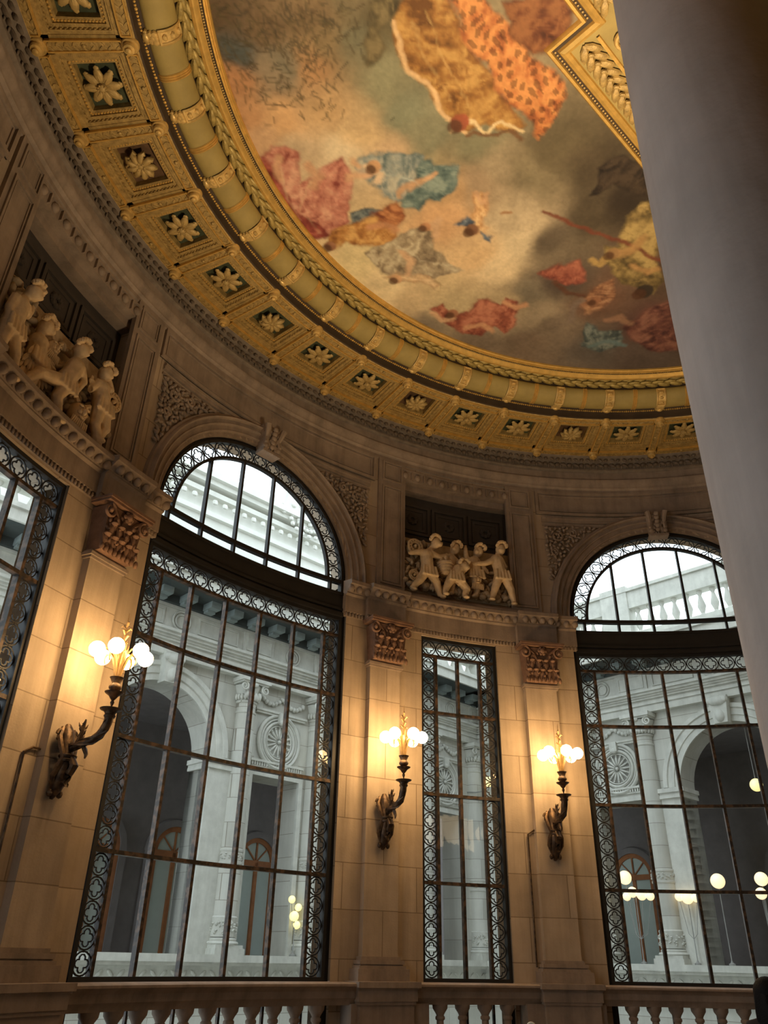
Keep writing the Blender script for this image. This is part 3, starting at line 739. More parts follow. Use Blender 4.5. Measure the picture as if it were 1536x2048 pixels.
relief('larger stone relief of cherubs at the left edge, with wings, mask and horn',NARROW[0],[
 dict(head=(-.76,6.13),neck=(-.81,6.0),chest=(-.86,5.86),hip=(-.88,5.58),arms=[[(-.80,5.92),(-.72,5.84),(-.70,5.95)],[(-.95,5.9),(-1.0,5.7),(-.95,5.55)]],legs=[[(-.86,5.54),(-.72,5.30),(-.66,5.07)],[(-.93,5.54),(-.95,5.3),(-.98,5.12)]],face=.5,ly=-.05),
 dict(head=(-.36,6.02),neck=(-.36,5.9),chest=(-.36,5.8),hip=(-.34,5.62),arms=[[(-.3,5.84),(-.2,5.76),(-.17,5.66)]],legs=[[(-.34,5.6),(-.28,5.42),(-.32,5.25)]],face=.7,ly=.03),
 dict(head=(.15,6.10),neck=(.17,5.99),chest=(.18,5.87),hip=(.07,5.57),arms=[[(.24,5.91),(.34,5.78),(.26,5.58)],[(.12,5.88),(.06,5.74),(.14,5.62)]],legs=[[(.03,5.55),(-.32,5.40),(-.50,5.14)],[(.09,5.52),(.02,5.32),(.13,5.09)]],face=.5,ly=-.06),
 dict(head=(.63,6.13),neck=(.64,6.03),chest=(.65,5.93),hip=(.73,5.72),arms=[[(.58,5.96),(.475,5.78),(.46,5.9)],[(.71,5.96),(.80,6.0),(.72,6.12)]],legs=[[(.70,5.69),(.69,5.42),(.84,5.16)],[(.78,5.69),(.86,5.46),(.80,5.28)]],face=.4,ly=-.05)],
 [wheel(.93,5.93,.12),mask(-.19,5.86,.9),mask(.43,5.40,1.2),wing(-.43,5.78,1.0),wing(-.25,5.72,.8)],-1.06,1.06)
# ================================================================== BALUSTERS
BAL=[(.075,0),(.095,.01),(.095,.05),(.06,.06),(.05,.09),(.065,.11),(.09,.19),(.10,.26),(.088,.33),(.06,.42),(.048,.50),(.045,.56),(.062,.575),(.062,.60),(.048,.615),(.06,.64),(.095,.69),(.10,.735)]
bal=None
def ordn(i): return ['first','second','third','fourth','fifth','sixth','seventh','eighth','ninth','tenth','eleventh','twelfth','thirteenth','fourteenth','fifteenth','sixteenth','seventeenth','eighteenth','nineteenth','twentieth'][i]
def balusters(phi0,phi1,n,where):
    global bal
    for i in range(n):
        ph=phi0+(phi1-phi0)*(i+.5)/n; fr=IF(ph,-1.22,7.88); lab='%s stone baluster from the left under the %s'%(ordn(i),where)
        if bal is None:
            m=M(); m.lathe(BAL,n=18); m.box(-.10,.10,-.10,.10,0,.05)
            bal=build('baluster',m,'stone2',frame=fr,smooth=50,label=lab,category='baluster',group='stone balusters below the windows')
        else: dup(bal,fr,label=lab)
balusters(AXAZ-11.9,AXAZ+11.9,11,'tall left arched window'); balusters(NARROW[1]-4.7,NARROW[1]+4.7,4,'narrow window'); balusters(ARCH[2]-11.9,ARCH[2]-11.9+23.8*8/11,8,'right arched window')
# ================================================================== GILDED COFFER RING
A0,DA,RI,RO=-88.43,8.1,6.74,7.77
RMID=(RI+RO)/2
def cof_xy(phi0,r,a):        # polar -> local frame of the coffer (origin at RMID)
    return (r*sin(a),r*cos(a)-RMID)
def pol(m):
    out=[]
    for x,y,z in m.v: a=x/RMID; r=RMID+y; out.append((r*sin(a),r*cos(a)-RMID,z))
    m.v=out; return m
W2=RMID*R_(DA)/2; H2=(RO-RI)/2
def leafstrip(m,x0,y0,x1,y1,w,n,z):
    d=math.hypot(x1-x0,y1-y0); ux,uy=(x1-x0)/d,(y1-y0)/d; ang=math.atan2(uy,ux)
    for i in range(n):
        t=(i+.5)/n; flip=1 if t<.5 else -1
        cx,cy=x0+(x1-x0)*t,y0+(y1-y0)*t
        for s in (-1,1): m.ball((cx-uy*s*w*.25,cy+ux*s*w*.25,z),(d/n*.62,w*.17,.012),5,3,rz(ang+s*flip*.75))
    m.ball((x0+ux*d/2,y0+uy*d/2,z-.008),(.026,.026,.02),8,5)
def rib(m,g,x0,y0,x1,y1,w):
    """one gilded rib between bosses: flat bar with raised edges and a leaf strip"""
    if abs(x1-x0)>abs(y1-y0):
        m.box(x0,x1,y0-w/2,y0+w/2,8.51,8.60,4)
        for s in (-1,1): g.box(x0,x1,y0+s*w/2-.009,y0+s*w/2+.009,8.487,8.53,4)
        for x in (x0,x1): g.box(x-.008,x+.008,y0-w/2,y0+w/2,8.49,8.53)
    else:
        m.box(x0-w/2,x0+w/2,y0,y1,8.51,8.60)
        for s in (-1,1): g.box(x0+s*w/2-.009,x0+s*w/2+.009,y0,y1,8.487,8.53)
        for y in (y0,y1): g.box(x0-w/2,x0+w/2,y-.008,y+.008,8.49,8.53)
    leafstrip(m,x0,y0,x1,y1,w,9,8.507)
def rosette(kind):
    m=M(); z=8.60
    if kind=='daisy':
        for i in range(8):
            t=i*PI/4
            m.ball((.12*cos(t),.12*sin(t),z),(.10,.058,.028),8,5,rz(t)); m.ball((.20*cos(t),.20*sin(t),z+.012),(.04,.035,.02),6,4)
            m.ball((.10*cos(t),.10*sin(t),z-.022),(.05,.009,.012),6,3,rz(t))
        m.ball((0,0,z-.03),(.055,.055,.045),10,6)
        for i in range(9): t=i*2*PI/9; m.ball((.045*cos(t),.045*sin(t),z-.055),.014,5,4)
    else:
        for i in range(9):
            t=i*2*PI/9
            m.tube([((r)*cos(t+k),(r)*sin(t+k),z+dz) for r,k,dz in ((.03,0,-.02),(.09,.05,-.03),(.15,.15,-.015),(.175,.3,.01),(.15,.42,-.01))],[.025,.044,.046,.036,.02],6)
        m.ball((0,0,z-.02),(.05,.05,.035),9,6)
        for i in range(6): t=i*PI/3; m.ball((.05*cos(t),.05*sin(t),z-.04),.022,6,4)
    m.lathe([(.02,z-.01),(.02,8.70)],n=8)
    return m
def boss(x,y):
    m=M(); m.lathe([(.098,8.53),(.10,8.50),(.09,8.48),(.07,8.48),(.062,8.455),(.072,8.445),(.062,8.42),(.036,8.415),(.032,8.39),(.006,8.38)],(x,y,0),16); return m
def coffer(kind,ground):
    c=empty('ceiling_coffer',((0,0,0),0)); m=M();g=M(); rw=.115; e=.105
    rib(m,g,-W2+e,-H2+.02,W2-e,-H2+.02,rw); rib(m,g,-W2+e,H2-.02,W2-e,H2-.02,rw)
    rib(m,g,-W2,-H2+.10,-W2,H2-.10,rw)
    m.box(-W2,W2,-H2,-H2+.15,8.535,8.75,4); m.box(-W2,W2,H2-.15,H2+.06,8.535,8.75,4); m.box(-W2-.03,-W2+.10,-H2,H2,8.535,8.75); m.box(W2-.10,W2+.03,-H2,H2,8.535,8.75)
    build('rib_frame',pol(m),'gold2',c,smooth=50); build('gilt_edge',pol(g),'gold3',c)
    m=M(); a,b=W2-.09,H2-.12
    for k,(ia,z) in enumerate(((.0,8.545),(.05,8.575),(.10,8.605))):
        frame_rect_xy(m,-a+ia,a-ia,-b+ia,b-ia,.055,z,8.75)
    for side in range(4):
        n=13
        for i in range(n):
            t=-1+2*(i+.5)/n; x,y=((t*(a-.06),s_*(b-.05)) for s_ in ()) if 0 else ((t*(a-.05),(b-.05)*(1 if side==0 else -1)) if side<2 else ((a-.05)*(1 if side==2 else -1),t*(b-.05)))
            m.ball((x,y,8.572),(.022,.022,.025),5,4)
    build('leaf_border',pol(m),'gold2',c,smooth=40)
    m=M(); a,b=W2-.205,H2-.235
    frame_rect_xy(m,-a,a,-b,b,.03,8.60,8.72)
    build('inner_frame',pol(m),'gold2',c)
    m=M()
    for side in range(4):
        n=15
        for i in range(n):
            t=-1+2*(i+.5)/n; x,y=((t*a,(b-.005)*(1 if side==0 else -1)) if side<2 else ((a-.005)*(1 if side==2 else -1),t*b))
            m.ball((x,y,8.597),(.016,.016,.012),5,4)
    build('bead_row',pol(m),'gold3',c)
    m=M(); m.box(-a,a,-b,b,8.70,8.75); build('panel_ground',m,ground,c)
    build('rosette',rosette(kind),'petal',c,smooth=60)
    for y in (-H2+.01,H2-.01):
        m=boss(-W2,y); build('boss',pol(m),'gold',c,smooth=40)
    return c
def frame_rect_xy(m,x0,x1,y0,y1,w_,z0,z1):
    m.box(x0,x1,y1-w_,y1,z0,z1,3); m.box(x0,x1,y0,y0+w_,z0,z1,3); m.box(x0,x0+w_,y0+w_,y1-w_,z0,z1); m.box(x1-w_,x1,y0+w_,y1-w_,z0,z1)
protos={}
for i in range(-1,14):
    kind='curled' if i%3==1 else 'daisy'; ground='brown' if i in (1,7,10) else 'green'
    ph=A0+DA*(i+.5); a=R_(ph); fr=((RMID*sin(a),RMID*cos(a),0),-a)
    gname='red-brown' if ground=='brown' else 'dark green'
    if i<0: lab='gilded coffer with %s rosette cut off by the top edge at the left'%kind
    elif i>12: lab='gilded coffer with %s rosette mostly behind the stone column'%kind
    else: lab='gilded coffer with %s rosette on %s, %s whole one from top left'%(kind,gname,ordn(i))
    key=(kind,ground)
    if key not in protos:
        c=coffer(kind,ground); c.location=fr[0]; c.rotation_euler=(0,0,fr[1]); tag(c,lab,'coffer','gilded coffers of the ceiling ring'); protos[key]=c
    else: dup(protos[key],fr,label=lab)
ring('trim_30',[(RO+.06,8.50),(RO+.045,8.485),(RO+.02,8.49),(RO+.02,8.76),(8.3,8.76),(8.3,8.50),(RO+.06,8.50)],'gold2',kind='structure')
ring('trim_31',[(RI-.06,8.74),(RI-.06,8.52),(RI-.045,8.505),(RI-.02,8.505),(RI-.01,8.53),(RI-.01,8.74)],'gold2',kind='structure')
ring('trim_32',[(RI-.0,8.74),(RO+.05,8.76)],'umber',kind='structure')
# bead line, torus with clasps, garland, gilt ring
TR=empty('trim_33',kind='structure')
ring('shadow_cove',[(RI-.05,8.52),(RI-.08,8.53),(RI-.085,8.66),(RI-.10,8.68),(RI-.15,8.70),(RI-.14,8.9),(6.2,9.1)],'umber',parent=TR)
m=M()
for i in range(int(182/.32)):
    ph=-137+.32*i; m.ball(PR(ph,RI-.10,8.672),(.017,.017,.015) if i%4 else (.024,.024,.015),5,3)
build('bead_line',m,'gold3',TR)
def on_torus(t,k=1.0):                     # t from 0 (outer foot) to 180 (inner foot)
    c_,s_=cos(R_(t)),sin(R_(t)); return (6.44+.162*c_-.49*.115*k*s_, 8.79-.09*c_-.87*.115*k*s_)
ring('torus',[on_torus(t) for t in range(-12,193,12)],'olive',parent=TR,smooth=60)
def clasp():
    m=M(); pr=[on_torus(t,1.22) for t in range(62,180,14)]
    m.sweep(ringpath(-.62,.62,.31),pr)
    for ph in (-.62,.62): m.tube([PR(ph,*on_torus(t,1.25)) for t in range(60,180,14)],.016,5)
    m.tube([PR(d,*on_torus(62,1.28)) for d in (-.6,-.3,0,.3,.6)],.018,5); m.tube([PR(d,*on_torus(170,1.28)) for d in (-.6,-.3,0,.3,.6)],.018,5)
    for d,t in ((-.35,48),(.35,48),(0,40),(-.3,30),(.3,30)): r,z=on_torus(t,1.2); m.ball(PR(d,r,z),(.045,.05,.03),6,4)
    r,z=on_torus(12,1.3); m.ball(PR(0,r+.02,z-.01),(.07,.05,.05),8,5); m.ball(PR(0.45,r+.02,z+.0),(.035,.035,.035),6,4); m.ball(PR(-.45,r+.02,z-.0),(.035,.035,.035),6,4)
    for t in (50,80,110,140): r,z=on_torus(t,1.3); m.ball(PR(0,r,z),(.04,.035,.02),6,4)
    return m
def triple():
    m=M(); pr=[on_torus(t,1.02) for t in range(0,181,12)]
    for d in (-.24,0,.24): m.tube([PR(d,r,z-.002) for r,z in pr],.0135,5)
    return m
def spin(o,ph): o.rotation_euler=(0,0,-R_(ph))
cl=tr_=None
for i in range(-4,16):
    if cl is None: cl=build('clasp',clasp(),'gold',TR); tr_=build('gilt_bands',triple(),'gold3',TR); c1,t1=cl,tr_
    else: c1=dup(cl,None,TR); t1=dup(tr_,None,TR)
    spin(c1,A0+DA*i); spin(t1,A0+DA*(i+.5))
ring('garland_bed',[(6.29,8.90),(6.285,8.96),(6.16,9.05)],'umber',parent=TR)
m=M()
n=int(182/1.9)
for i in range(n):
    ph=-137+1.9*i; a=R_(ph)
    for s in (-1,1):
        m.ball(PR(ph,6.218+s*.036,8.978-s*.035),(.125,.05,.032),9,5,rz(-a+s*.28)); m.ball(PR(ph+.95,6.218+s*.012,8.965),(.11,.042,.03),8,5,rz(-a+s*.12))
        m.ball(PR(ph-.1,6.218+s*.036,8.945-s*.035),(.10,.006,.008),6,3,rz(-a+s*.28))
build('leaf_garland',m,'garland',TR,smooth=60)
GR=[(6.165,9.08),(6.16,9.02),(6.14,8.985),(6.105,8.975),(6.075,8.99),(6.06,9.02),(6.045,9.03)]
GR2=[(6.005,9.03),(5.995,9.01),(5.975,9.01),(5.965,9.03),(5.955,9.03),(5.945,9.02),(5.935,9.03),(5.93,9.09)]
ring('gilt_ring',GR,'gold3',parent=TR); ring('gilt_ring',GR2,'gold3',parent=TR); ring('bead_channel',[(6.05,9.03),(6.0,9.035)],'umber',parent=TR)
m=M()
for i in range(int(182/.30)): m.ball(PR(-137+.30*i,6.026,9.02),.0145,5,3)
build('bead_row',m,'gold2',TR)
# ================================================================== PAINTED CEILING
PC=[[-5.89,0.1,95,75,50],[-5.42,0.3,112,88,58],[-4.96,0.19,122,98,64],[-4.45,0.07,112,98,68],[-5.75,0.59,78,86,82],[-5.23,0.7,125,115,90],[-4.75,0.51,135,112,72],[-4.4,0.45,110,105,78],[-5.91,0.89,190,130,75],[-5.37,0.82,142,122,92],[-4.88,0.69,188,135,78],[-4.06,0.79,130,126,92],[-4.17,0.28,88,78,50],[-5.8,1.33,195,140,85],[-5.31,1.39,206,156,96],[-4.73,1.18,190,150,95],[-4.31,1.43,200,165,110],[-3.81,1.22,125,126,96],[-3.42,1.48,120,117,88],[-5.6,1.74,206,160,110],[-5.09,1.8,206,176,132],[-4.57,1.79,210,186,142],[-4.05,1.71,192,157,112],[-3.46,1.91,150,132,92],[-2.76,1.75,125,120,88],[-2.4,2.03,152,132,98],[-3.1,2.36,178,138,88],[-2.7,2.27,162,134,98],[-3.2,2.77,204,154,98],[-2.22,2.74,188,164,124],[-2.06,2.1,120,106,76],[-1.73,1.72,92,80,55],[-1.17,1.93,76,64,46],[-1.11,2.72,80,68,50],[-0.62,2.45,56,46,36],[-2.64,3.38,208,168,112],[-2.25,3.55,224,194,142],[-2.01,3.18,205,180,135],[-1.6,3.07,98,84,66],[-1.28,3.92,84,70,60],[-1.7,4.14,112,100,80],[-3.12,3.97,208,178,124],[-2.77,4.38,192,167,117],[-2.14,4.36,182,157,112],[-1.47,4.56,150,130,100],[-1.08,4.89,118,100,80],[-4.49,3.61,216,192,132],[-4.04,4.2,228,200,144],[-3.56,4.4,202,172,122],[-4.92,3.25,216,186,132],[-3.29,4.96,120,105,85],[-2.33,5.41,118,100,80],[-1.57,5.38,115,95,75],[-2.08,4.8,152,132,102],[-0.57,4.32,110,78,58],[0.35,4.73,98,66,56],[-0.31,5.35,95,85,75],[0.57,5.44,90,75,65],[-0.29,3.89,110,82,62],[0.39,3.87,90,70,55]]
PS=[[[196,118,92],[138,58,46],[222,158,122],[[-5.62,1.89],[-5.44,1.72],[-5.24,1.7],[-5.11,1.8],[-5.13,2.25],[-4.85,2.09],[-4.54,1.92],[-4.44,2.12],[-4.48,2.55],[-4.46,2.89],[-4.77,3.18],[-5.05,3.2],[-5.29,2.96],[-5.5,2.54],[-5.6,2.18]]],[[150,62,48],[110,40,34],[190,95,70],[[-5.62,1.92],[-5.47,2.03],[-5.41,2.41],[-5.17,2.82],[-4.9,2.98],[-4.75,3.18],[-5.03,3.22],[-5.33,2.96],[-5.51,2.54]]],[[134,142,134],[92,108,106],[176,170,148],[[-4.41,1.92],[-4.21,1.78],[-3.96,1.76],[-3.63,1.82],[-3.47,1.85],[-3.51,2.1],[-3.57,2.45],[-3.77,2.53],[-4.05,2.38],[-4.35,2.12]]],[[92,112,106],[62,82,82],[130,146,132],[[-3.53,1.89],[-3.39,1.85],[-3.32,1.96],[-3.04,1.91],[-3.03,2.24],[-3.22,2.48],[-3.36,2.52],[-3.52,2.71],[-3.77,2.63],[-3.68,2.37]]],[[82,92,96],[56,62,66],[120,128,122],[[-4.47,2.76],[-4.15,2.63],[-3.77,2.7],[-3.79,2.87],[-4.12,2.88],[-4.44,3.06]]],[[180,118,38],[128,74,22],[216,160,72],[[-4.81,3.34],[-4.73,3.09],[-4.55,3.02],[-4.26,2.84],[-4.05,2.71],[-3.8,2.87],[-3.77,3.11],[-3.97,3.3],[-4.26,3.33],[-4.56,3.3]]],[[160,92,40],[120,60,30],[190,120,60],[[-4.19,2.71],[-3.84,2.58],[-3.7,2.78],[-3.79,3.0],[-4.05,2.96]]],[[162,142,108],[118,100,76],[196,178,140],[[-4.3,3.47],[-4.04,3.32],[-3.75,3.2],[-3.44,2.9],[-3.31,3.12],[-3.26,3.39],[-2.95,3.62],[-2.75,3.78],[-3.09,3.85],[-3.35,3.94],[-3.73,3.99],[-4.04,3.8]]],[[198,156,104],[150,108,66],[220,184,132],[[-3.96,3.92],[-3.81,3.84],[-3.5,3.9],[-3.29,3.86],[-3.11,4.05],[-3.17,4.12],[-3.42,4.0],[-3.81,4.01]]],[[204,152,88],[160,110,60],[226,182,120],[[-2.75,2.43],[-2.65,2.38],[-2.58,2.5],[-2.56,2.71],[-2.57,2.88],[-2.49,2.94],[-2.58,3.01],[-2.72,3.03],[-2.8,2.97],[-2.72,2.84],[-2.73,2.63]]],[[86,98,112],[58,68,82],[130,140,146],[[-3.02,2.92],[-2.86,2.72],[-2.74,2.84],[-2.76,2.95],[-2.89,2.93]]],[[86,98,112],[58,68,82],[130,140,146],[[-2.6,3.01],[-2.43,3.08],[-2.43,3.22],[-2.53,3.13]]],[[150,76,50],[104,44,34],[188,110,76],[[-3.22,4.59],[-3.04,4.44],[-2.86,4.74],[-2.63,4.62],[-2.55,4.35],[-2.35,4.28],[-2.17,4.42],[-2.06,4.25],[-1.81,4.41],[-1.77,4.8],[-1.95,5.09],[-2.18,4.98],[-2.36,5.19],[-2.61,5.15],[-2.88,5.0],[-3.01,4.83]]],[[150,98,20],[104,64,12],[188,138,52],[[-3.92,0.17],[-3.87,0.01],[-3.69,-0.15],[-3.36,-0.1],[-3.17,0.15],[-2.9,0.53],[-2.55,1.0],[-2.24,1.39],[-2.4,1.49],[-2.71,1.4],[-2.97,1.49],[-3.15,1.34],[-3.34,1.18],[-3.46,0.9],[-3.74,0.73],[-3.89,0.44]]],[[172,94,20],[124,62,12],[200,126,44],[[-3.37,-0.15],[-2.99,-0.16],[-2.67,0.14],[-2.33,0.52],[-2.01,0.69],[-1.78,0.96],[-1.84,1.21],[-2.0,1.53],[-2.33,1.22],[-2.72,0.82],[-3.09,0.37]]],[[108,56,18],[70,32,12],[140,84,34],[[-2.7,-0.01],[-2.45,-0.17],[-2.07,-0.18],[-1.9,0.13],[-2.0,0.46],[-2.27,0.52],[-2.57,0.25]]],[[92,80,50],[66,58,38],[120,104,66],[[-4.19,0.69],[-4.24,0.45],[-4.11,0.17],[-4.13,-0.04],[-3.9,-0.14],[-3.91,0.11],[-4.02,0.33],[-3.99,0.5]]],[[52,42,34],[36,30,26],[72,58,44],[[-1.18,2.43],[-1.15,2.14],[-1.19,1.93],[-0.94,1.79],[-0.58,1.91],[-0.42,2.02],[-0.3,2.37],[-0.59,2.33],[-0.9,2.19],[-1.03,2.34]]],[[132,108,56],[84,70,40],[176,146,76],[[-0.73,3.51],[-0.73,3.23],[-0.55,3.21],[-0.59,2.7],[-0.43,2.41],[-0.22,2.44],[0.01,3.03],[0.04,3.49],[0.28,3.88],[0.18,4.19],[-0.11,3.99],[-0.48,3.75]]],[[146,72,50],[104,48,38],[176,98,68],[[-1.65,3.78],[-1.38,3.61],[-1.03,3.5],[-0.91,3.91],[-1.18,4.04]]],[[150,100,64],[108,70,48],[182,132,88],[[-0.88,4.33],[-0.67,4.06],[-0.46,3.85],[-0.35,4.2],[-0.49,4.48],[-0.75,4.6]]],[[84,94,90],[58,66,66],[120,126,116],[[-0.64,5.36],[-0.66,4.76],[-0.38,5.04],[0.02,5.0],[0.07,5.33],[-0.28,5.47]]],[[112,66,54],[78,46,42],[140,90,70],[[-0.1,4.86],[0.2,4.51],[0.53,4.29],[0.83,4.72],[0.99,5.43],[0.57,5.44],[0.16,5.21]]]]
PL=[[[116,58,34],0.035,[[-1.76,2.68],[-1.29,2.86],[-0.65,3.12],[0.19,3.49]]],[[214,170,110],0.03,[[-3.9,0.17],[-3.74,0.73],[-3.46,0.9],[-3.32,1.21],[-2.97,1.49]]],[[222,190,130],0.025,[[-3.14,1.49],[-3.0,1.31],[-2.7,1.48],[-2.56,1.31],[-2.26,1.47]]],[[110,74,40],0.03,[[-2.95,1.53],[-2.86,1.48],[-2.54,1.52],[-2.42,1.45],[-2.26,1.57]]],[[120,96,52],0.02,[[-3.18,3.97],[-3.08,4.05],[-3.1,4.2],[-3.21,4.18],[-3.24,4.04],[-3.18,3.97]]],[[150,104,60],0.03,[[-2.37,2.71],[-2.26,2.69]]],[[60,48,40],0.02,[[-1.26,2.08],[-1.09,1.85],[-0.99,1.63]]],[[84,68,42],0.018,[[-6.04,0.6],[-5.83,0.56],[-5.63,0.58],[-5.41,0.48],[-5.19,0.3],[-4.96,0.19]]],[[84,68,42],0.013,[[-5.62,0.98],[-5.39,1.04],[-5.21,1.01],[-5.03,1.07],[-4.78,1.03]]],[[84,68,42],0.018,[[-6.0,0.26],[-5.89,0.43],[-5.89,0.6],[-5.76,0.71]]],[[96,60,40],0.05,[[-1.36,3.92],[-1.07,4.17],[-0.83,4.22]]],[[220,184,140],0.05,[[-4.22,2.0],[-4.05,2.11],[-4.12,2.26]]],[[210,160,110],0.05,[[-4.32,2.0],[-4.41,1.94]]],[[200,150,100],0.05,[[-3.32,2.09],[-3.58,2.25],[-3.78,2.41]]],[[210,160,110],0.05,[[-3.19,4.67],[-3.01,4.83],[-2.85,4.77]]],[[200,150,100],0.04,[[-2.75,2.41],[-2.65,2.55]]],[[200,150,100],0.04,[[-2.59,2.41],[-2.6,2.55]]],[[206,150,104],0.07,[[-5.03,2.02],[-4.85,2.18],[-4.94,2.34]]],[[206,150,104],0.06,[[-5.36,1.89],[-5.45,2.03],[-5.39,2.19]]],[[212,160,112],0.065,[[-4.45,2.17],[-4.22,2.11],[-4.1,2.0]]],[[190,128,76],0.06,[[-4.17,2.98],[-3.97,2.94],[-3.83,3.06]]],[[206,160,112],0.05,[[-3.33,2.96],[-3.2,2.85],[-3.26,3.12]]],[[206,160,112],0.05,[[-3.75,3.4],[-3.58,3.59],[-3.62,3.84]]],[[200,140,92],0.055,[[-2.63,4.99],[-2.35,4.93],[-2.16,5.06]]],[[200,140,92],0.05,[[-2.06,4.36],[-1.88,4.49],[-1.75,4.42]]],[[176,130,66],0.07,[[-0.59,3.37],[-0.36,3.31],[-0.29,3.11]]],[[176,130,66],0.06,[[-0.28,3.6],[-0.03,3.74],[0.11,3.66]]],[[190,150,70],0.05,[[-0.68,3.42],[-0.71,3.59],[-0.92,3.52]]],[[120,100,84],0.06,[[-0.84,4.32],[-0.93,4.46],[-0.94,4.77]]],[[140,100,72],0.06,[[-0.34,4.75],[-0.16,4.66],[0.06,4.8]]],[[90,110,110],0.05,[[-0.48,5.35],[-0.26,5.22],[0.11,5.33]]],[[222,186,136],0.02,[[-4.84,2.01],[-5.17,2.73],[-4.91,3.12]]],[[222,186,136],0.018,[[-5.37,2.03],[-5.32,2.49],[-5.18,2.9]]],[[190,196,180],0.018,[[-4.18,1.85],[-3.98,2.14],[-3.58,2.21]]],[[190,196,180],0.018,[[-3.86,1.84],[-3.78,2.14],[-3.44,2.29]]],[[210,196,160],0.016,[[-3.75,3.31],[-3.44,3.59],[-2.99,3.67]]],[[120,60,24],0.02,[[-3.29,0.05],[-2.9,0.59],[-2.39,1.26]]],[[230,186,96],0.018,[[-3.73,0.16],[-3.54,0.55],[-3.21,1.08]]],[[230,186,96],0.015,[[-3.57,0.05],[-3.37,0.49],[-2.99,1.14]]]]
PH=[[[150,98,62],0.09,[-4.78,3.34]],[[196,146,96],0.09,[-3.79,3.95]],[[120,80,50],0.1,[-2.73,3.0]],[[150,96,60],0.09,[-2.86,4.66]],[[190,140,90],0.09,[-4.13,2.01]],[[150,110,60],0.1,[-0.62,3.37]],[[60,50,40],0.14,[0.07,4.09]],[[150,70,30],0.12,[-3.06,1.36]],[[170,116,70],0.08,[-3.4,2.96]],[[140,90,56],0.08,[-0.65,4.32]]]
PF=[[-5.8,0.2],[-5.4,0.14],[-5.08,0.3],[-4.73,0.18],[-5.22,0.52],[-5.65,0.36],[-5.0,0.75],[-5.27,1.0],[-4.91,1.06],[-4.75,0.46],[-4.51,0.23],[-5.59,0.71],[-6.02,0.48]]

FU=Vector((.725,.689,0)); FN=Vector((-.689,.725,0))
def line_n(u): return 1.807 if u>-1.255 else 1.34
def vnoise(x,y,seed):
    xi=np.floor(x).astype(int); yi=np.floor(y).astype(int); fx=x-xi; fy=y-yi; fx=fx*fx*(3-2*fx); fy=fy*fy*(3-2*fy)
    def h(a,b):
        n=(a*374761393+b*668265263+seed*1274126177)&0x7fffffff; n=((n^(n>>13))*1274126177)&0x7fffffff; return ((n^(n>>16))&0xffff)/65535.
    return (h(xi,yi)*(1-fx)+h(xi+1,yi)*fx)*(1-fy)+(h(xi,yi+1)*(1-fx)+h(xi+1,yi+1)*fx)*fy
def fbm(x,y,s,o=5):
    v=0;a=.5
    for k in range(o): v=v+a*(vnoise(x*2**k,y*2**k,s+k)-.5); a*=.55
    return v
def inpoly(x,y,P):
    r=np.zeros(x.shape,bool); n=len(P)
    for i in range(n):
        x1,y1=P[i];x2,y2=P[(i+1)%n]
        if y1==y2: continue
        c=((y1>y)!=(y2>y))&(x<(x2-x1)*(y-y1)/(y2-y1)+x1); r^=c
    return r
def pdist(x,y,P,closed=True):
    d=np.full(x.shape,9.)
    n=len(P)
    for i in range(n if closed else n-1):
        (x1,y1),(x2,y2)=P[i],P[(i+1)%n]; dx,dy=x2-x1,y2-y1; L=dx*dx+dy*dy+1e-9
        t=np.clip(((x-x1)*dx+(y-y1)*dy)/L,0,1); d=np.minimum(d,np.hypot(x-x1-t*dx,y-y1-t*dy))
    return d
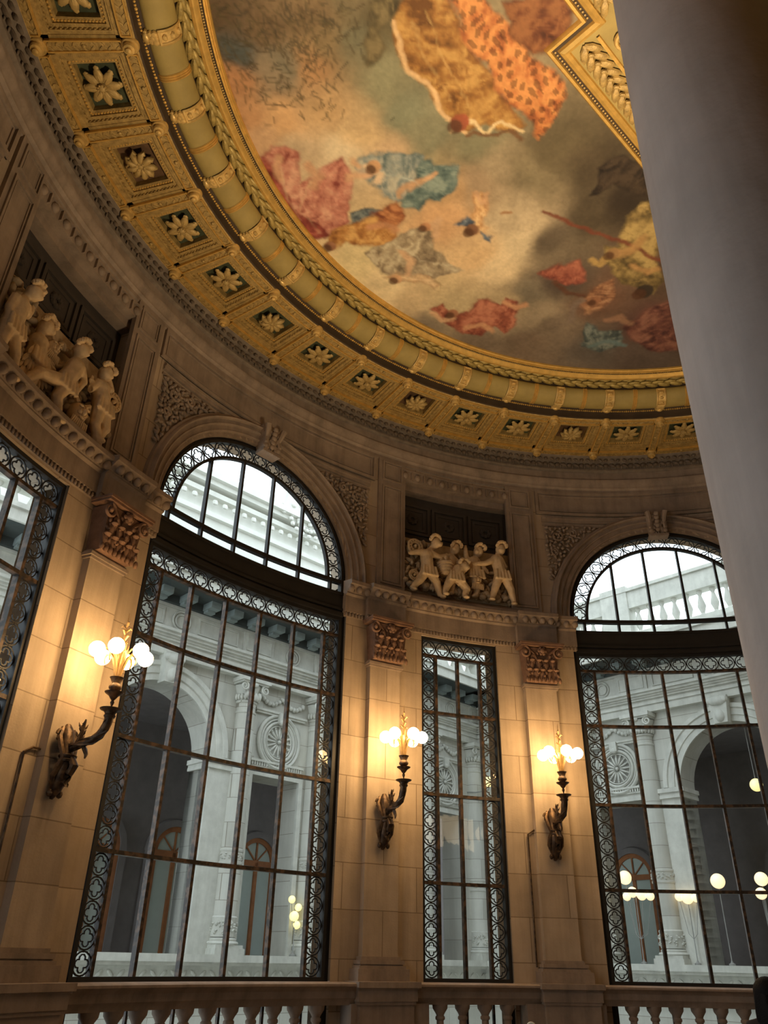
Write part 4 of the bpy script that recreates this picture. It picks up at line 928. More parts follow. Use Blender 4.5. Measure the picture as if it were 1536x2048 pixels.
def paint(X,Y):
    lin=lambda c:(np.array(c,float)/255)**2.2
    wx=X+.45*fbm(X*1.1,Y*1.1,3)+.12*fbm(X*4,Y*4,9); wy=Y+.45*fbm(X*1.1,Y*1.1,17)+.12*fbm(X*4,Y*4,23)
    num=np.zeros(X.shape+(3,)); den=np.zeros(X.shape)
    for a,b,r,g,bl in PC:
        w_=1/((wx-a)**2+(wy-b)**2+.012)**2.0; num+=w_[...,None]*lin((r,g,bl)); den+=w_
    C=num/den[...,None]
    brush=fbm(X*5+fbm(X*2,Y*2,31)*3,Y*5,41,5)
    cloud=fbm(wx*2.2,wy*2.2,51,6)
    C*=(1+.55*cloud+.30*brush)[...,None]
    def blend(mask,col): 
        nonlocal C
        C=C*(1-mask[...,None])+col*mask[...,None]
    # twigs with leaves
    rnd=random.Random(11)
    for cx,cy in PF:
        for k in range(34):
            a=rnd.uniform(0,2*PI); L=rnd.uniform(.05,.14); x0,y0=cx+rnd.gauss(0,.26),cy+rnd.gauss(0,.2); a=.5+cx*1.7+rnd.choice((-.7,.7))+rnd.gauss(0,.25)
            s=(np.abs(X-x0)<.25)&(np.abs(Y-y0)<.25)
            if not s.any(): continue
            d=pdist(X[s],Y[s],[(x0,y0),(x0+L*cos(a),y0+L*sin(a))],False); mk=np.zeros(X.shape); mk[s]=np.clip(1.3-d/.014,0,1)*.5
            blend(mk,lin(rnd.choice([(74,60,36),(92,80,48),(66,62,46)])))
    for n_,(base,dk,lt,P) in enumerate(PS):
        P=[tuple(q) for q in P]; xs=[q[0] for q in P]; ys=[q[1] for q in P]
        s=(X>min(xs)-.2)&(X<max(xs)+.2)&(Y>min(ys)-.2)&(Y<max(ys)+.2)
        if not s.any(): continue
        x,y=X[s],Y[s]; qx=x+.20*fbm(x*3.2,y*3.2,60+n_); qy=y+.20*fbm(x*3.2,y*3.2,90+n_)
        ins=inpoly(qx,qy,P); d=pdist(qx,qy,P); sd=np.where(ins,d,-d); al=np.clip(sd/.05+.6,0,1)
        size=max(max(xs)-min(xs),max(ys)-min(ys))
        ang=.6+n_*1.3; u=x*cos(ang)+y*sin(ang); v=-x*sin(ang)+y*cos(ang)
        k=1/max(.45,size)
        w1,w2=fbm(x*2.2,y*2.2,120+n_),fbm(x*2.2+9,y*2.2+5,160+n_)
        r1=1-np.abs(2*vnoise(u*5.5*k*1.4+4*w1,v*2.0*k*1.4+4*w2,140+n_)-1); r2=1-np.abs(2*vnoise(u*13*k*1.2+6*w2,v*5*k+6*w1,180+n_)-1)
        fo=np.clip(.10+.75*(r1*.65+r2*.35)+.9*fbm(x*7,y*7,200+n_)+.35*w1,0,1)[:,None]; fo=np.clip((fo-.5)*1.6+.5,0,1)
        col=np.where(fo<.5,lin(dk)+(lin(base)-lin(dk))*fo*2,lin(base)+(lin(lt)-lin(base))*(fo*2-1))
        rim=np.clip(1-d/.05,0,1)[:,None]*.5; col=col*(1-rim)+lin(dk)*rim
        if n_==14:        # brocade pattern of small scales on the orange cloth
            pt=(np.sin(u*34+2*np.sin(v*11))*np.sin(v*26+2*np.sin(u*13))>.25)[:,None]; col=np.where(pt,col*.55,col*1.1)
        mk=np.zeros(X.shape); mk[s]=al; cc=np.zeros(X.shape+(3,)); cc[s]=col; blend(mk,cc)
    for col,w_,P in PL:
        P=[tuple(q) for q in P]; qx=X+.14*fbm(X*4,Y*4,77); qy=Y+.14*fbm(X*4,Y*4,79); d=pdist(qx,qy,P,False); blend(np.clip(1.4-d/w_,0,1)*(.9 if w_>.023 else .38)*(1 if w_>.023 else np.clip(.6+1.6*fbm(X*6,Y*6,83),0,1)),lin(col)*(1+.5*brush)[...,None])
    for col,r,(a,b) in PH:
        d=np.hypot(X-a,Y-b); cc=lin(col)*(1+.5*np.clip((X-a)/r*.5-(Y-b)/r*.4,-1,1))[...,None]; blend(np.clip((r*(1+.5*fbm(X*8,Y*8,97))-d)/.03+.5,0,1),cc); 
        hd=np.hypot(X-a+r*.5,Y-b-r*.5); blend(np.clip((r*.8-hd)/.03+.5,0,1)*.8,lin((84,52,30))*np.ones(X.shape+(3,)))
    fine=fbm(X*26,Y*26,88,3); C*=(.93*(1+.35*fine))[...,None]; lum=C.mean(-1,keepdims=True); C=C*.8+lum*.2
    return np.clip(C,0,1)
def mural():
    st=.02; xs=np.arange(-6.1,6.1,st); ys=np.arange(-4.6,6.15,st); X,Y=np.meshgrid(xs,ys)
    u=X*FU.x+Y*FU.y; n=X*FN.x+Y*FN.y
    ok=(np.hypot(X,Y)<6.02)&(n>np.where(u>-1.255,1.78,1.32))&(X<3.6)
    C=np.zeros(X.shape+(3,)); 
    ii=np.where(ok)
    CC=paint(X[ii][None,:],Y[ii][None,:])[0]; 
    idx=-np.ones(X.shape,int); idx[ii]=np.arange(len(ii[0]))
    a,b,c,d=idx[:-1,:-1],idx[:-1,1:],idx[1:,1:],idx[1:,:-1]; k=(a>=0)&(b>=0)&(c>=0)&(d>=0)
    F=np.stack([a[k],d[k],c[k],b[k]],1)
    V=np.stack([X[ii],Y[ii],np.full(len(ii[0]),9.06)],1)
    me=bpy.data.meshes.new('ceiling_mural'); me.vertices.add(len(V)); me.vertices.foreach_set('co',V.ravel()); me.loops.add(F.size); me.loops.foreach_set('vertex_index',F.ravel())
    me.polygons.add(len(F)); me.polygons.foreach_set('loop_start',np.arange(0,F.size,4)); me.update(calc_edges=True); me.validate()
    ca=me.color_attributes.new('pigment','FLOAT_COLOR','POINT'); ca.data.foreach_set('color',np.c_[CC,np.ones(len(CC))].ravel())
    m,t,b_=nt('mural_paint'); at=t.nodes.new('ShaderNodeVertexColor'); at.layer_name='pigment'
    mul=mixrgb(t,at.outputs[0],(1.0,1.0,1.0),1.0,'MULTIPLY'); t.links.new(mul,b_.inputs['Base Color']); b_.inputs['Roughness'].default_value=.6; b_.inputs['Specular IOR Level'].default_value=.25
    me.materials.append(m); o=bpy.data.objects.new('ceiling_mural',me); COL.objects.link(o)
    tag(o,'painted ceiling mural of clouds and draped flying figures inside the gilded ring','painting')
mural()
# straight gilded border on the open side, with scrolls
def FUN(u,n,z): return tuple(FU*u+FN*n+Vector((0,0,z)))
BP=[(-7,1.34),(-1.255,1.34),(-1.255,1.807),(6,1.807)]
B_=tag(empty('ceiling_border'),'straight gilded scroll border of the mural, stepping beside the stone column','border')
def border_strip(name,offs,mat):
    m=M()
    # offsets measured towards the hall (smaller n); corners follow the step
    def pt(i,o):
        u,n=BP[i]; du={0:0,1:-o,2:-o,3:0}[i]; du={0:0,1:o,2:o,3:0}[i]
        return u+du,n-o
    vs=[];k=len(offs)
    for i in range(4):
        for o,z in offs: u,n=pt(i,o); vs.append(FUN(u,n,z))
    fs=[(i*k+j,i*k+j+1,(i+1)*k+j+1,(i+1)*k+j) for i in range(3) for j in range(k-1)]
    m.add(vs,fs); return build(name,m,mat,B_,smooth=30)
border_strip('gilt_moulding',[(-.03,9.10),(-.02,9.03),(0,9.0),(.03,9.0),(.04,9.03)],'gold3'); border_strip('bead_channel',[(.04,9.03),(.085,9.03)],'umber')
border_strip('gilt_moulding',[(.085,9.03),(.10,8.99),(.14,8.965),(.18,8.985),(.19,9.02)],'gold3'); border_strip('painted_field',[(.19,9.02),(.9,9.02)],'olive')
m=M()
def along(u0,u1,n,st):
    k=int((u1-u0)/st); return [(u0+(u1-u0)*(i+.5)/k,n) for i in range(k)]
for u,n in along(-6.5,-1.22,1.278,.045): m.ball(FUN(u,n,9.02),.016,5,3)
build('bead_row',m,'gold2',B_); m=M()
for u,n in along(-1.2,5.5,1.745,.045): m.ball(FUN(u,n,9.02),.016,5,3)
build('bead_row',m,'gold2',B_)
m=M()
for u,n in along(-1.0,4,1.46,.13):
    a=math.atan2(FU.y,FU.x)
    for s in (-1,1): m.ball(FUN(u,n+s*.06,8.99),(.12,.048,.03),7,4,rz(a+s*.6))
    m.ball(FUN(u+.05,n,8.975),(.05,.03,.03),6,4)
build('leaf_garland',m,'gold2',B_); m=M()
for u,n in along(-6,-1.15,1.02,.13):
    a=math.atan2(FU.y,FU.x)
    for s in (-1,1): m.ball(FUN(u,n+s*.06,8.99),(.12,.048,.03),7,4,rz(a+s*.6))
build('leaf_garland',m,'gold2',B_)
m=M()
for k in range(9):
    u0=-.75+.62*k; s=1 if k%2 else -1; n0=1.12
    m.tube([FUN(u0+.15*cos(t)*(1-t/12),n0+s*.13*sin(t)*(1-t/12),8.98) for t in np.linspace(0,9,26)],[.034*(1-.02*i) for i in range(26)],6)
    m.tube([FUN(u0+.15,n0,8.98),FUN(u0+.3,n0-s*.12,8.98),FUN(u0+.47,n0-s*.04,8.98)],[.03,.035,.03],6)
    for e in range(4): m.ball(FUN(u0+.3+.06*e,n0-s*.12+.03*e*s,8.97),(.06,.03,.03),6,4,rz(e))
m.box(0,0.001,0,0.001,8.99,9.0)
build('scrollwork',m,'gold',B_)
m=M()
for n0 in (1.30,.94):
    m.add([FUN(-1.0,n0-.02,9.02),FUN(4.5,n0-.02,9.02),FUN(4.5,n0-.015,8.985),FUN(-1.0,n0-.015,8.985),FUN(-1.0,n0+.02,8.985),FUN(4.5,n0+.02,8.985)],[(0,1,2,3),(3,2,5,4)])
build('gilt_fillet',m,'gold3',B_)
# ================================================================== STONE COLUMN
CX,CY=CAM.x+3.0*sin(R_(34.8)),CAM.y+3.0*cos(R_(34.8))
col=tag(empty('stone_column',((CX,CY,-1.6),0)),'massive plain grey stone column close by at the right edge','column',kind='thing')
m=M(); m.lathe([(.47,.42),(.462,.6),(.46,2.2),(.455,3.2),(.445,4.2),(.425,5.2),(.40,6.2),(.372,7.0),(.362,7.6)],n=72); build('shaft',m,'column',col,smooth=60)
m=M(); m.box(-.62,.62,-.62,.62,0,.16); m.lathe([(.60,.16),(.63,.20),(.60,.25),(.53,.27),(.50,.31),(.53,.34),(.56,.37),(.53,.41),(.47,.43)],n=48); build('base',m,'column',col)
m=M(); m.lathe([(.36,7.6),(.41,7.63),(.41,7.68),(.37,7.7),(.37,7.9),(.48,8.0),(.52,8.05)],n=48); m.box(-.56,.56,-.56,.56,8.05,8.2); build('capital',m,'column',col)
slab_un('beam',-8,8,-.75,.55,6.62,8.9,'plaster')
# ================================================================== PERSON AND POST AT THE BOTTOM EDGE
def person():
    az=R_(23.4); d=8.0; x,y=CAM.x+d*sin(az),CAM.y+d*cos(az)
    P=tag(empty('person',((x,y,-1.79),-az+.25)),'person with long black hair in dark clothes seen from behind at the bottom right corner','person')
    m=M(); T=m.tube
    T([(0,0,1.42),(0,.0,1.32),(0,.01,1.12),(0,0,.98),(0,0,.88)],[.08,.155,.135,.15,.16],12)
    T([(-.17,0,1.34),(0,-.01,1.37),(.17,0,1.34)],[.075,.09,.075],10)
    T([(0,-.01,1.36),(0,0,1.46),(0,.01,1.52)],[.06,.052,.055],10)
    m.ball((0,.015,1.585),(.078,.098,.112),14,10); m.ball((0,.105,1.575),(.014,.02,.022),6,5); m.ball((0,.085,1.52),(.03,.03,.02),8,5)
    for s in (-1,1):
        m.ball((s*.078,.0,1.575),(.014,.022,.032),6,5); m.ball((s*.03,.092,1.60),(.016,.012,.01),6,4)
        T([(s*.18,0,1.34),(s*.225,-.01,1.08),(s*.20,.10,.88),(s*.17,.20,.84)],[.062,.048,.04,.032],9)
        m.ball((s*.165,.24,.835),(.042,.055,.02),8,6)
        for k,(dx,L) in enumerate(((-.03,.075),(-.01,.085),(.012,.08),(.033,.062))): T([(s*.165+dx,.28,.835),(s*.165+dx*1.1,.28+L*.6,.825),(s*.165+dx*1.1,.28+L*.9,.805)],[.0095,.009,.008],6)
        T([(s*.165-s*.04,.23,.83),(s*.165-s*.068,.27,.825),(s*.165-s*.07,.30,.815)],[.012,.011,.009],6)
        T([(s*.09,0,.9),(s*.10,.015,.5),(s*.10,-.01,.1)],[.095,.065,.042],10); m.ball((s*.10,.06,.04),(.045,.12,.04),9,6)
    b=remesh(build('body',m,'skin',P,merge=False,smooth=180),.011,2)
    m=M(); T=m.tube
    T([(0,0,1.44),(0,0,1.32),(0,.01,1.1),(0,0,.95),(0,0,.80)],[.10,.172,.155,.17,.19],14); T([(-.19,0,1.34),(0,-.01,1.375),(.19,0,1.34)],[.085,.105,.085],10)
    for s in (-1,1): T([(s*.19,0,1.34),(s*.235,-.01,1.08),(s*.205,.09,.90)],[.075,.064,.055],10)
    remesh(build('coat',m,'coat',P,merge=False,smooth=180),.014,2)
    m=M()
    for s in (-1,1): m.tube([(s*.09,0,.86),(s*.10,.015,.5),(s*.10,-.01,.12)],[.105,.082,.07],12)
    build('trousers',m,'coat',P,smooth=180)
    m=M()
    for s in (-1,1): m.ball((s*.10,.055,.045),(.052,.135,.045),10,7)
    build('shoe',m,'hair',P,smooth=180)
    m=M(); m.ball((0,-.012,1.615),(.112,.128,.118),18,12); 
    rnd=random.Random(4)
    for i in range(46):
        t=PI*(1.06+.88*i/45)*1.0; x0,y0=.088*cos(t),.088*sin(t)*1.05-.01
        m.tube([(x0*.75,y0*.75,1.69),(x0*1.08,y0*1.1,1.60),(x0*1.2,y0*1.25,1.48),(x0*1.35+rnd.gauss(0,.008),y0*1.45-.02,1.34),(x0*1.25+rnd.gauss(0,.012),y0*1.35-.05,1.16+rnd.random()*.06)],[.02,.026,.026,.022,.008],6)
    build('long_hair',m,'hair',b,smooth=180)
person()
def post():
    az=R_(9.66); d=6.3; x,y=CAM.x+d*sin(az),CAM.y+d*cos(az)
    P=tag(empty('barrier_post',((x,y,-1.6),-az)),'pale round top of a slim post at the bottom edge, before the middle pedestal','post')
    m=M(); m.lathe([(.17,0),(.17,.02),(.05,.04),(.022,.07),(.022,1.20)],n=20); build('pole',m,'olivepaint',P)
    m=M(); m.tube([(.028*cos(t),0,1.225+.028*sin(t)) for t in np.linspace(0,2*PI,21)[:-1]],.008,8,closed=True); build('ring_top',m,'ivory',P,label='pale ring at the top of the post',smooth=60)
    m=M(); m.lathe([(.024,-.005),(.024,.005)],n=16,axis='y'); m.move(0,0,1.225); build('disc',m,'olivepaint',P)
post()
# ================================================================== COURTYARD OUTSIDE
u45=Vector((sin(R_(45)),cos(R_(45)),0)); n45=Vector((-sin(R_(45)),cos(R_(45)),0))
# left facade: s grows along u45 at depth 15; right facade: s = -(n) at depth 19.2 along u45
class Side:
    def __init__(s,D,left): s.D=D; s.left=left
    def frame(s,x,z,dy=0):
        p=CAM+u45*x+n45*(s.D+dy) if s.left else CAM+n45*(-x)+u45*(s.D+dy)
        return ((p.x,p.y,z),R_(45) if s.left else R_(-45))
LF=Side(15.0,True); RF=Side(19.2,False)
colp=None; medp=None; doorp=None
def ext_column():
    c=tag(empty('courtyard_column'),None,'column','round columns of the courtyard front')
    m=M(); m.box(-.36,.36,-.40,.3,-.12,.14); m.box(-.33,.33,-.37,.3,.14,.2); build('plinth',m,'facade2',c)
    m=M(); m.lathe([(.34,.2),(.36,.23),(.34,.26),(.30,.27),(.31,.30),(.275,.33)],(0,-.05,0),20)
    m.lathe([(.285,.34),(.29,.36),(.285,.66),(.295,.69),(.27,.72)],(0,-.05,0),20)
    rnd=random.Random(2)
    for i in range(60): t=PI+PI*rnd.random(); z=rnd.uniform(.40,.62); m.ball((.285*cos(t),-.05+.285*sin(t),z),(.045,.03,.022),5,4,rz(t)@rx(rnd.uniform(0,PI)))
    build('base',m,'facade2',c,smooth=50)
    m=M(); m.lathe([(.265,.72),(.265,1.68),(.285,1.69),(.285,1.73),(.272,1.74),(.272,1.92),(.285,1.93),(.285,1.97),(.262,1.99),(.25,3.4),(.232,4.85),(.25,4.87),(.25,4.90),(.232,4.92),(.232,5.08),(.262,5.10),(.262,5.14)],(0,-.05,0),24)
    for i in range(40): t=PI+PI*rnd.random(); z=rnd.uniform(1.77,1.89); m.ball((.27*cos(t),-.05+.27*sin(t),z),(.035,.03,.018),5,4)
    build('shaft',m,'facade',c,smooth=40)
    m=M(); m.lathe([(.24,5.12),(.26,5.3),(.33,5.5)],(0,-.05,0),16); m.box(-.40,.40,-.44,.3,5.56,5.66); m.box(-.36,.36,-.40,.3,5.52,5.57)
    for s in (-1,1):
        m.tube(spiral(s*.30,-.36,5.43,.11,1.6,s),[.03*(1-.5*i/26) for i in range(27)],6); m.ball((s*.18,-.30,5.27),(.07,.05,.10),6,4); m.ball((s*.06,-.33,5.24),(.05,.04,.10),6,4)
    m.ball((0,-.38,5.50),(.08,.05,.06),7,5)
    for i in range(12): t=PI+PI*i/11; m.ball((.28*cos(t),-.05+.28*sin(t),5.22),(.05,.04,.08),6,4)
    build('capital',m,'facade2',c,smooth=50)
    return c
def medallion():
    c=tag(empty('shell_medallion'),None,'medallion','fan medallions of the courtyard front')
    m=M()
    for r,w_ in ((.60,.05),(.52,.03),(.44,.045),(.37,.02)): m.tube([(r*cos(t),-.03,4.43+r*1.02*sin(t)) for t in np.linspace(0,2*PI,33)[:-1]],w_,6,closed=True)
    m.box(-.66,.66,.0,.02,3.85,5.0)
    build('round_moulding',m,'facade2',c,smooth=60)
    m=M()
    for i in range(16): t=i*PI/8; m.ball((.20*cos(t),-.02,4.43+.20*sin(t)),(.15,.035,.028),7,4,ry(-t)); m.ball((.33*cos(t),-.02,4.43+.33*sin(t)),(.03,.035,.03),6,4)
    m.ball((0,-.05,4.43),(.05,.05,.05),8,5); build('fan_shell',m,'facade2',c,smooth=60)
    m=M(); m.box(-.75,.75,-.06,.02,5.02,5.07); m.box(-.78,.78,-.09,.02,5.07,5.12); m.box(-.10,.10,-.14,.0,4.86,5.10); m.ball((0,-.1,4.88),(.10,.07,.08),7,5)
    for i in range(15): x=-.66+1.32*i/14; m.ball((x,-.04,5.44-.16*math.sin(PI*(i%7.5)/7)),(.07,.05,.055),6,4,ry(i))
    build('garland',m,'facade2',c,smooth=50)
    m=M(); m.box(-.74,.74,-.04,.02,3.78,3.82); m.box(-.78,.78,-.08,.02,3.90,3.95)
    for i in range(22): m.box(-.74+.068*i,-.70+.068*i,-.06,.02,3.82,3.90)
    build('dentil_band',m,'facade2',c)
    m=M(); frame_rect(m,-.80,.80,-.10,3.72,.12,-.05,.02); build('door_surround',m,'facade2',c)
    return c
def ext_door(h=2.35):
    c=tag(empty('gallery_door'),None,'door','arched wooden doors of the gallery')
    m=M(); W=.62
    m.box(-W,-W+.12,-.06,.04,0,h); m.box(W-.12,W,-.06,.04,0,h); m.box(-W,W,-.07,.04,h-.10,h+.04); m.box(-.05,.05,-.07,.04,0,h)
    m.sweep([((0,0,h),(cos(t),0,sin(t)),(0,1,0)) for t in np.linspace(0,PI,19)],[(W-.12,-.06),(W,-.06),(W,.04),(W-.12,.04),(W-.12,-.06)])
    m.tube([(0,-.03,h),(0,-.03,h+W-.1)],.03,4); 
    for s in (-1,1): m.tube([(0,-.03,h),(s*.35,-.03,h+.36)],.022,4)
    build('frame',m,'wood',c,smooth=30)
    m=M(); m.box(-W+.1,W-.1,-.01,.02,.12,h-.08); n=18
    m.add([((W-.1)*cos(PI*i/n),.0,h+(W-.1)*sin(PI*i/n)) for i in range(n+1)],[tuple(range(n+1))]); build('pane',m,'pane',c,smooth=0)
    m=M(); m.sweep([((0,0,h),(cos(t),0,sin(t)),(0,1,0)) for t in np.linspace(0,PI,19)],[(W,.02),(W,-.10),(W+.16,-.10),(W+.20,.02)]); m.box(-W-.18,-W,-.10,.02,0,h); m.box(W,W+.18,-.10,.02,0,h)
    build('stone_surround',m,'gallery',c,smooth=30)
    return c
def bal_run(m,s0,s1,y,z0,z1,st=.30):
    n=int((s1-s0)/st); h=z1-z0
    for i in range(n):
        x=s0+(s1-s0)*(i+.5)/n; m.lathe([(.07,z0),(.07,z0+.08*h),(.045,z0+.12*h),(.11,z0+.4*h),(.05,z0+.75*h),(.04,z0+.82*h),(.075,z0+.92*h),(.08,z1)],(x,y,0),8)
def facade(name,S,s0,s1,arches,meds,cols,ends,word,rb):
    global colp,medp,doorp
    root=empty(name,S.frame(0,0),kind='structure')
    ops=[(a,1.35,-.1,3.8,True,.7) for a in arches]+[(b,.70,-.1,3.6,False,.7) for b in meds]
    build('wall_face',wall(M(),s0,s1,-6,6.9,ops,0,.7,.8),'facade',root,smooth=30)
    m=M()
    for a in arches:
        archsweep(q:=M(),[(0,.02),(0,-.04),(.14,-.04),(.15,-.07),(.30,-.07),(.32,-.11),(.42,-.11),(.44,.01)],1.35,3.8,n=36); q.move(a,0,0); m.cat(q)
        for s in (-1,1):
            m.box(a+s*1.63-.33,a+s*1.63+.33,-.12,.7,3.62,3.68); m.box(a+s*1.63-.37,a+s*1.63+.37,-.16,.7,3.68,3.78); m.box(a+s*1.63-.34,a+s*1.63+.34,-.13,.7,3.55,3.62)
            m.box(a+s*1.63-.28,a+s*1.63+.28,-.08,.7,-.1,3.55)
        m.tbox((a,-.12),.16,.14,5.08,.25,.18,5.72); m.ball((a,-.28,5.6),(.24,.1,.12),8,5); m.ball((a,-.25,5.25),(.13,.1,.16),8,5)
        for s in (-1,1): m.ball((a+s*.17,-.28,5.62),(.10,.08,.09),7,5)
    build('archivolt',m,'facade2',root,smooth=40)
    m=M()
    def bar(y,z0,z1,mm=m): mm.box(s0,s1,y,.1,z0,z1)
    bar(-.20,5.68,5.86); bar(-.24,5.86,5.98); bar(-.30,5.98,6.03); bar(-.34,6.03,6.08); bar(-.40,6.08,6.14); bar(-.46,6.14,6.20)
    bar(-.30,6.20,6.72); bar(-.36,6.70,6.76)
    x=s0+.3
    for c in cols:
        m.box(c-.45,c+.45,-.34,.1,6.2,6.72); frame_rect(m,c-.36,c+.36,6.28,6.64,.03,-.36,-.3)
    for a in list(arches):
        for dx in (-1.0,1.0): frame_rect(m,a+dx-.55,a+dx+.55,6.28,6.64,.03,-.33,-.29)
        for r in (.22,.15): m.tube([(a+r*cos(t),-.32,6.46+r*sin(t)) for t in np.linspace(0,2*PI,21)[:-1]],.025,5,closed=True)
    for b in meds:
        for r in (.20,.13): m.tube([(b+r*cos(t),-.32,6.46+r*sin(t)) for t in np.linspace(0,2*PI,21)[:-1]],.022,5,closed=True)
    build('entablature',m,'facade2',root)
    m=M(); m.box(s0,s1,-1.15,.7,6.95,7.12); m.box(s0,s1,-.45,.7,6.76,6.95)
    k=int((s1-s0)/.62)
    build('eave',m,'eave',root)
    m=M()
    for i in range(k):
        x=s0+(s1-s0)*(i+.5)/k; m.box(x-.13,x+.13,-.80,-.45,6.80,6.95); m.box(x-.10,x+.10,-.62,-.45,6.74,6.80)
    e=M(); e.box(s0,s1,-1.22,-1.16,6.95,7.2); e.box(s0,s1,-1.28,.7,7.2,7.30); build('eave_edge',e,'facade2',root)
    build('eave_bracket',m,'bracket',root)
    m=M(); b0,b1,b2=rb; m.box(s0,s1,-.62,-.28,7.3,b0); m.box(s0,s1,-.62,-.28,b1,b2); m.box(s0,s1,-.68,-.24,b2-.12,b2-.04); bal_run(m,s0,s1,-.45,b0,b1,.34)
    x=s0
    for c in cols: m.box(c-.4,c+.4,-.66,-.24,7.3,b2+.06)
    build('roof_balustrade',m,'facade2',root,smooth=50)
    m=M(); m.box(s0,s1,-.42,.7,-.10,.03); m.box(s0,s1,-.36,.0,-.16,-.10); m.box(s0,s1,-.12,.0,-.75,-.16)
    for i in range(int((s1-s0)/.22)): x=s0+.1+.22*i; m.ball((x,-.13,-.30),(.09,.03,.035),6,4,ry(.7 if i%2 else -.7))
    build('ledge',m,'facade2',root)
    g0,g1=ends; m=M(); m.box(g0,g1,.7,3.9,-.30,-.10); m.box(g0,g1,.7,4.1,5.3,5.5); m.box(g0,g1,3.9,4.1,-.1,5.3)
    build('gallery_shell',m,'gallery',root)
    for c in cols:
        lab='round courtyard column, %s along the %s courtyard front from the corner'%(ordn(sorted(cols,key=lambda q:abs(q-(s1 if word=='left' else s0))).index(c)),word)
        if colp is None: colp=ext_column(); colp.location=S.frame(c,0)[0]; colp.rotation_euler=(0,0,S.frame(c,0)[1]); colp['label']=lab
        else: dup(colp,S.frame(c,0),label=lab)
    for b in meds:
        lab='fan shell medallion over a doorway, %s along the %s courtyard front from the corner'%(ordn(sorted(meds,key=lambda q:abs(q-(s1 if word=='left' else s0))).index(b)),word)
        if medp is None: medp=medallion(); medp.location=S.frame(b,0)[0]; medp.rotation_euler=(0,0,S.frame(b,0)[1]); medp['label']=lab
        else: dup(medp,S.frame(b,0),label=lab)
    return root
facade('wall_courtyard_left',LF,3.0,19.2,[8.38,14.75],[11.6,17.65],[6.25,10.53,12.75,16.7,18.95],(3,23.3),'left',(7.45,8.0,8.2))
facade('wall_courtyard_right',RF,-15.0,2.0,[-13.1,-7.36],[-10.36],[-11.25,-9.5,-5.2],(-15.7,2),'right',(7.7,8.4,9.0))
for S,xs,word in ((LF,(9.4,11.55,14.15),'left'),(RF,(-12.35,-7.75),'right')):
    for i,x in enumerate(xs):
        lab='orange wooden door with arched fanlight in the %s gallery, %s from the left'%(word,ordn(i)); fr=S.frame(x,-.1,3.86)
        if doorp is None: doorp=ext_door(); doorp.location=fr[0]; doorp.rotation_euler=(0,0,fr[1]); doorp['label']=lab
        else: dup(doorp,fr,label=lab)
# set-back attic storey behind the left front, courtyard floor
def attic(S,s0,s1,y,z1,name):
    r=empty(name,S.frame(0,0),kind='structure')
    m=M(); m.box(s0,s1,y,y+.5,7.1,z1); build('wall_face',m,'attic',r)
    m=M(); m.box(s0,s1,y-.15,y+.5,z1-.9,z1-.75); m.box(s0,s1,y-.35,y+.5,z1,z1+.15); m.box(s0,s1,y-.5,y+.5,z1+.15,z1+.35)
    m.box(s0,s1,y-.22,y+.5,z1-.28,z1-.12)
    for i in range(int((s1-s0)/.35)): x=s0+.35*i; m.ball((x,y-.2,z1-.45),(.10,.06,.09),6,4)
    for c in (13.6,): 
        m.box(c-.9,c+.9,y-.4,y+.4,z1+.35,z1+1.0); m.tube([(c+1.0*cos(t),y-.3,z1+.4+1.0*sin(t)) for t in np.linspace(0,PI,15)],.16,6)
        for i in range(40): t=i*.4; m.ball((c+(.15+.02*i)*cos(t),y-.42,z1+.1+(.10+.012*i)*sin(t)),(.09,.07,.07),6,4)
    build('cornice',m,'attic',r)
attic(LF,3,24,2.5,11.9,'wall_attic')
m=M(); m.box(-16,22,-14,32,-6.1,-6.0); build('ground_courtyard',m,'ground',kind='structure')
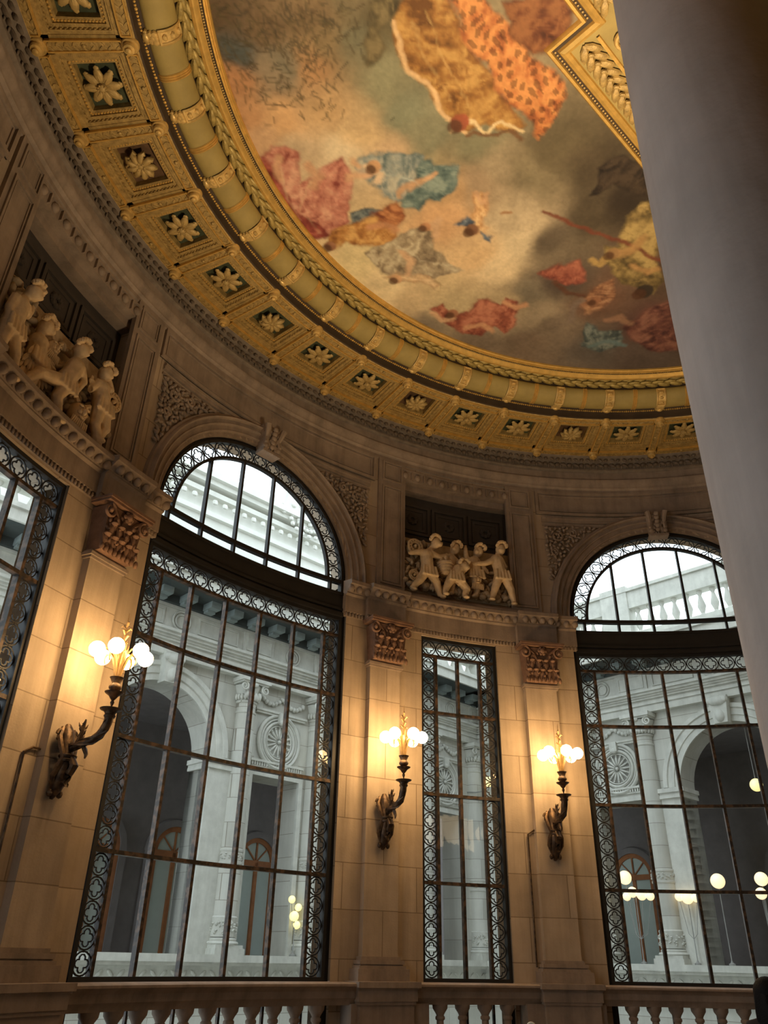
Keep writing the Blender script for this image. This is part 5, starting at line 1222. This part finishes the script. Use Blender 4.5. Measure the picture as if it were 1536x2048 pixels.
# lit globes standing in for lamp reflections in the glass, on added stems
def reflected_globe(name,S,dep,globes,kind,lab,mat,cat):
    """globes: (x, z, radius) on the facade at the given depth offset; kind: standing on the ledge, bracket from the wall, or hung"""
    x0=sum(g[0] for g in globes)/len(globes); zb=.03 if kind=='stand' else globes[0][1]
    c=tag(empty(name,S.frame(x0,zb,dep)),lab,cat,'globes standing in for reflections in the windows'); m=M(); zt=max(g[1] for g in globes)
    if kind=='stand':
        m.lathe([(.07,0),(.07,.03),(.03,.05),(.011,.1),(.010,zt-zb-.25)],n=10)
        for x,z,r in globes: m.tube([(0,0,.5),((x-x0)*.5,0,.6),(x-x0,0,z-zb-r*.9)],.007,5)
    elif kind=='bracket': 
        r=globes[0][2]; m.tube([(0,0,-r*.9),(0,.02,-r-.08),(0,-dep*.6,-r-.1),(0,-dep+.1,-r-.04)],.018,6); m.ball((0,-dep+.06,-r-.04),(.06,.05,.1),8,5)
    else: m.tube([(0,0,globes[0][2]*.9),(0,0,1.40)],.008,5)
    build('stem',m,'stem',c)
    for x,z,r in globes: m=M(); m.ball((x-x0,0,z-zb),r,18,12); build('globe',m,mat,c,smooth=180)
k=19.0/17.5
def sc(l,k): return [(a*k,b*k,r*k) for a,b,r in l]
reflected_globe('reflected_globe_cluster',RF,-.2,sc([(-9.61,1.70,.145),(-9.62,1.32,.09),(-9.47,1.40,.11),(-9.26,1.34,.11),(-9.06,1.31,.09)],k),'stand','reflected cluster of pale globes under one large globe, left panes of the right window','reflglobe','globe lamp')
reflected_globe('reflected_globe_cluster',RF,-.2,sc([(-8.40,1.28,.09),(-8.22,1.25,.12),(-8.03,1.25,.09)],k),'stand','reflected cluster of three small pale globes beside the courtyard column in the right window','reflglobe','globe lamp')
reflected_globe('reflected_globe',RF,-.2,sc([(-7.51,1.54,.145)],k),'stand','single large reflected pale globe on an added stem against the dark arch in the right window','reflglobe','globe lamp')
reflected_globe('reflected_globe_cluster',RF,-.2,sc([(-6.62,1.54,.13),(-6.68,1.28,.11)],k),'stand','two reflected pale globes one above the other at the far right edge of the right window','reflglobe','globe lamp')
reflected_globe('reflected_globe_cluster',LF,-.2,sc([(11.70,1.07,.075),(11.89,.93,.075),(11.79,.76,.10),(11.87,.60,.08)],14.8/14.2),'stand','small reflected cluster of four yellow globes in the lower right of the tall left window','yreflglobe','globe lamp')
reflected_globe('reflected_globe',LF,-.6,sc([(12.48,4.16,.15)],14.4/14.2),'bracket','reflected yellow globe behind the right tracery border of the tall left window','yreflglobe','globe lamp')
reflected_globe('reflected_globe',LF,-.8,[(18.7,4.50,.14)],'bracket','reflected yellow globe behind the right tracery border of the narrow window','yreflglobe','globe lamp')
reflected_globe('reflected_globe',RF,.3,sc([(-6.33,3.31,.13)],19.5/17.5),'hung','reflected yellow globe hung in the dark arch of the right window','yreflglobe','globe lamp')
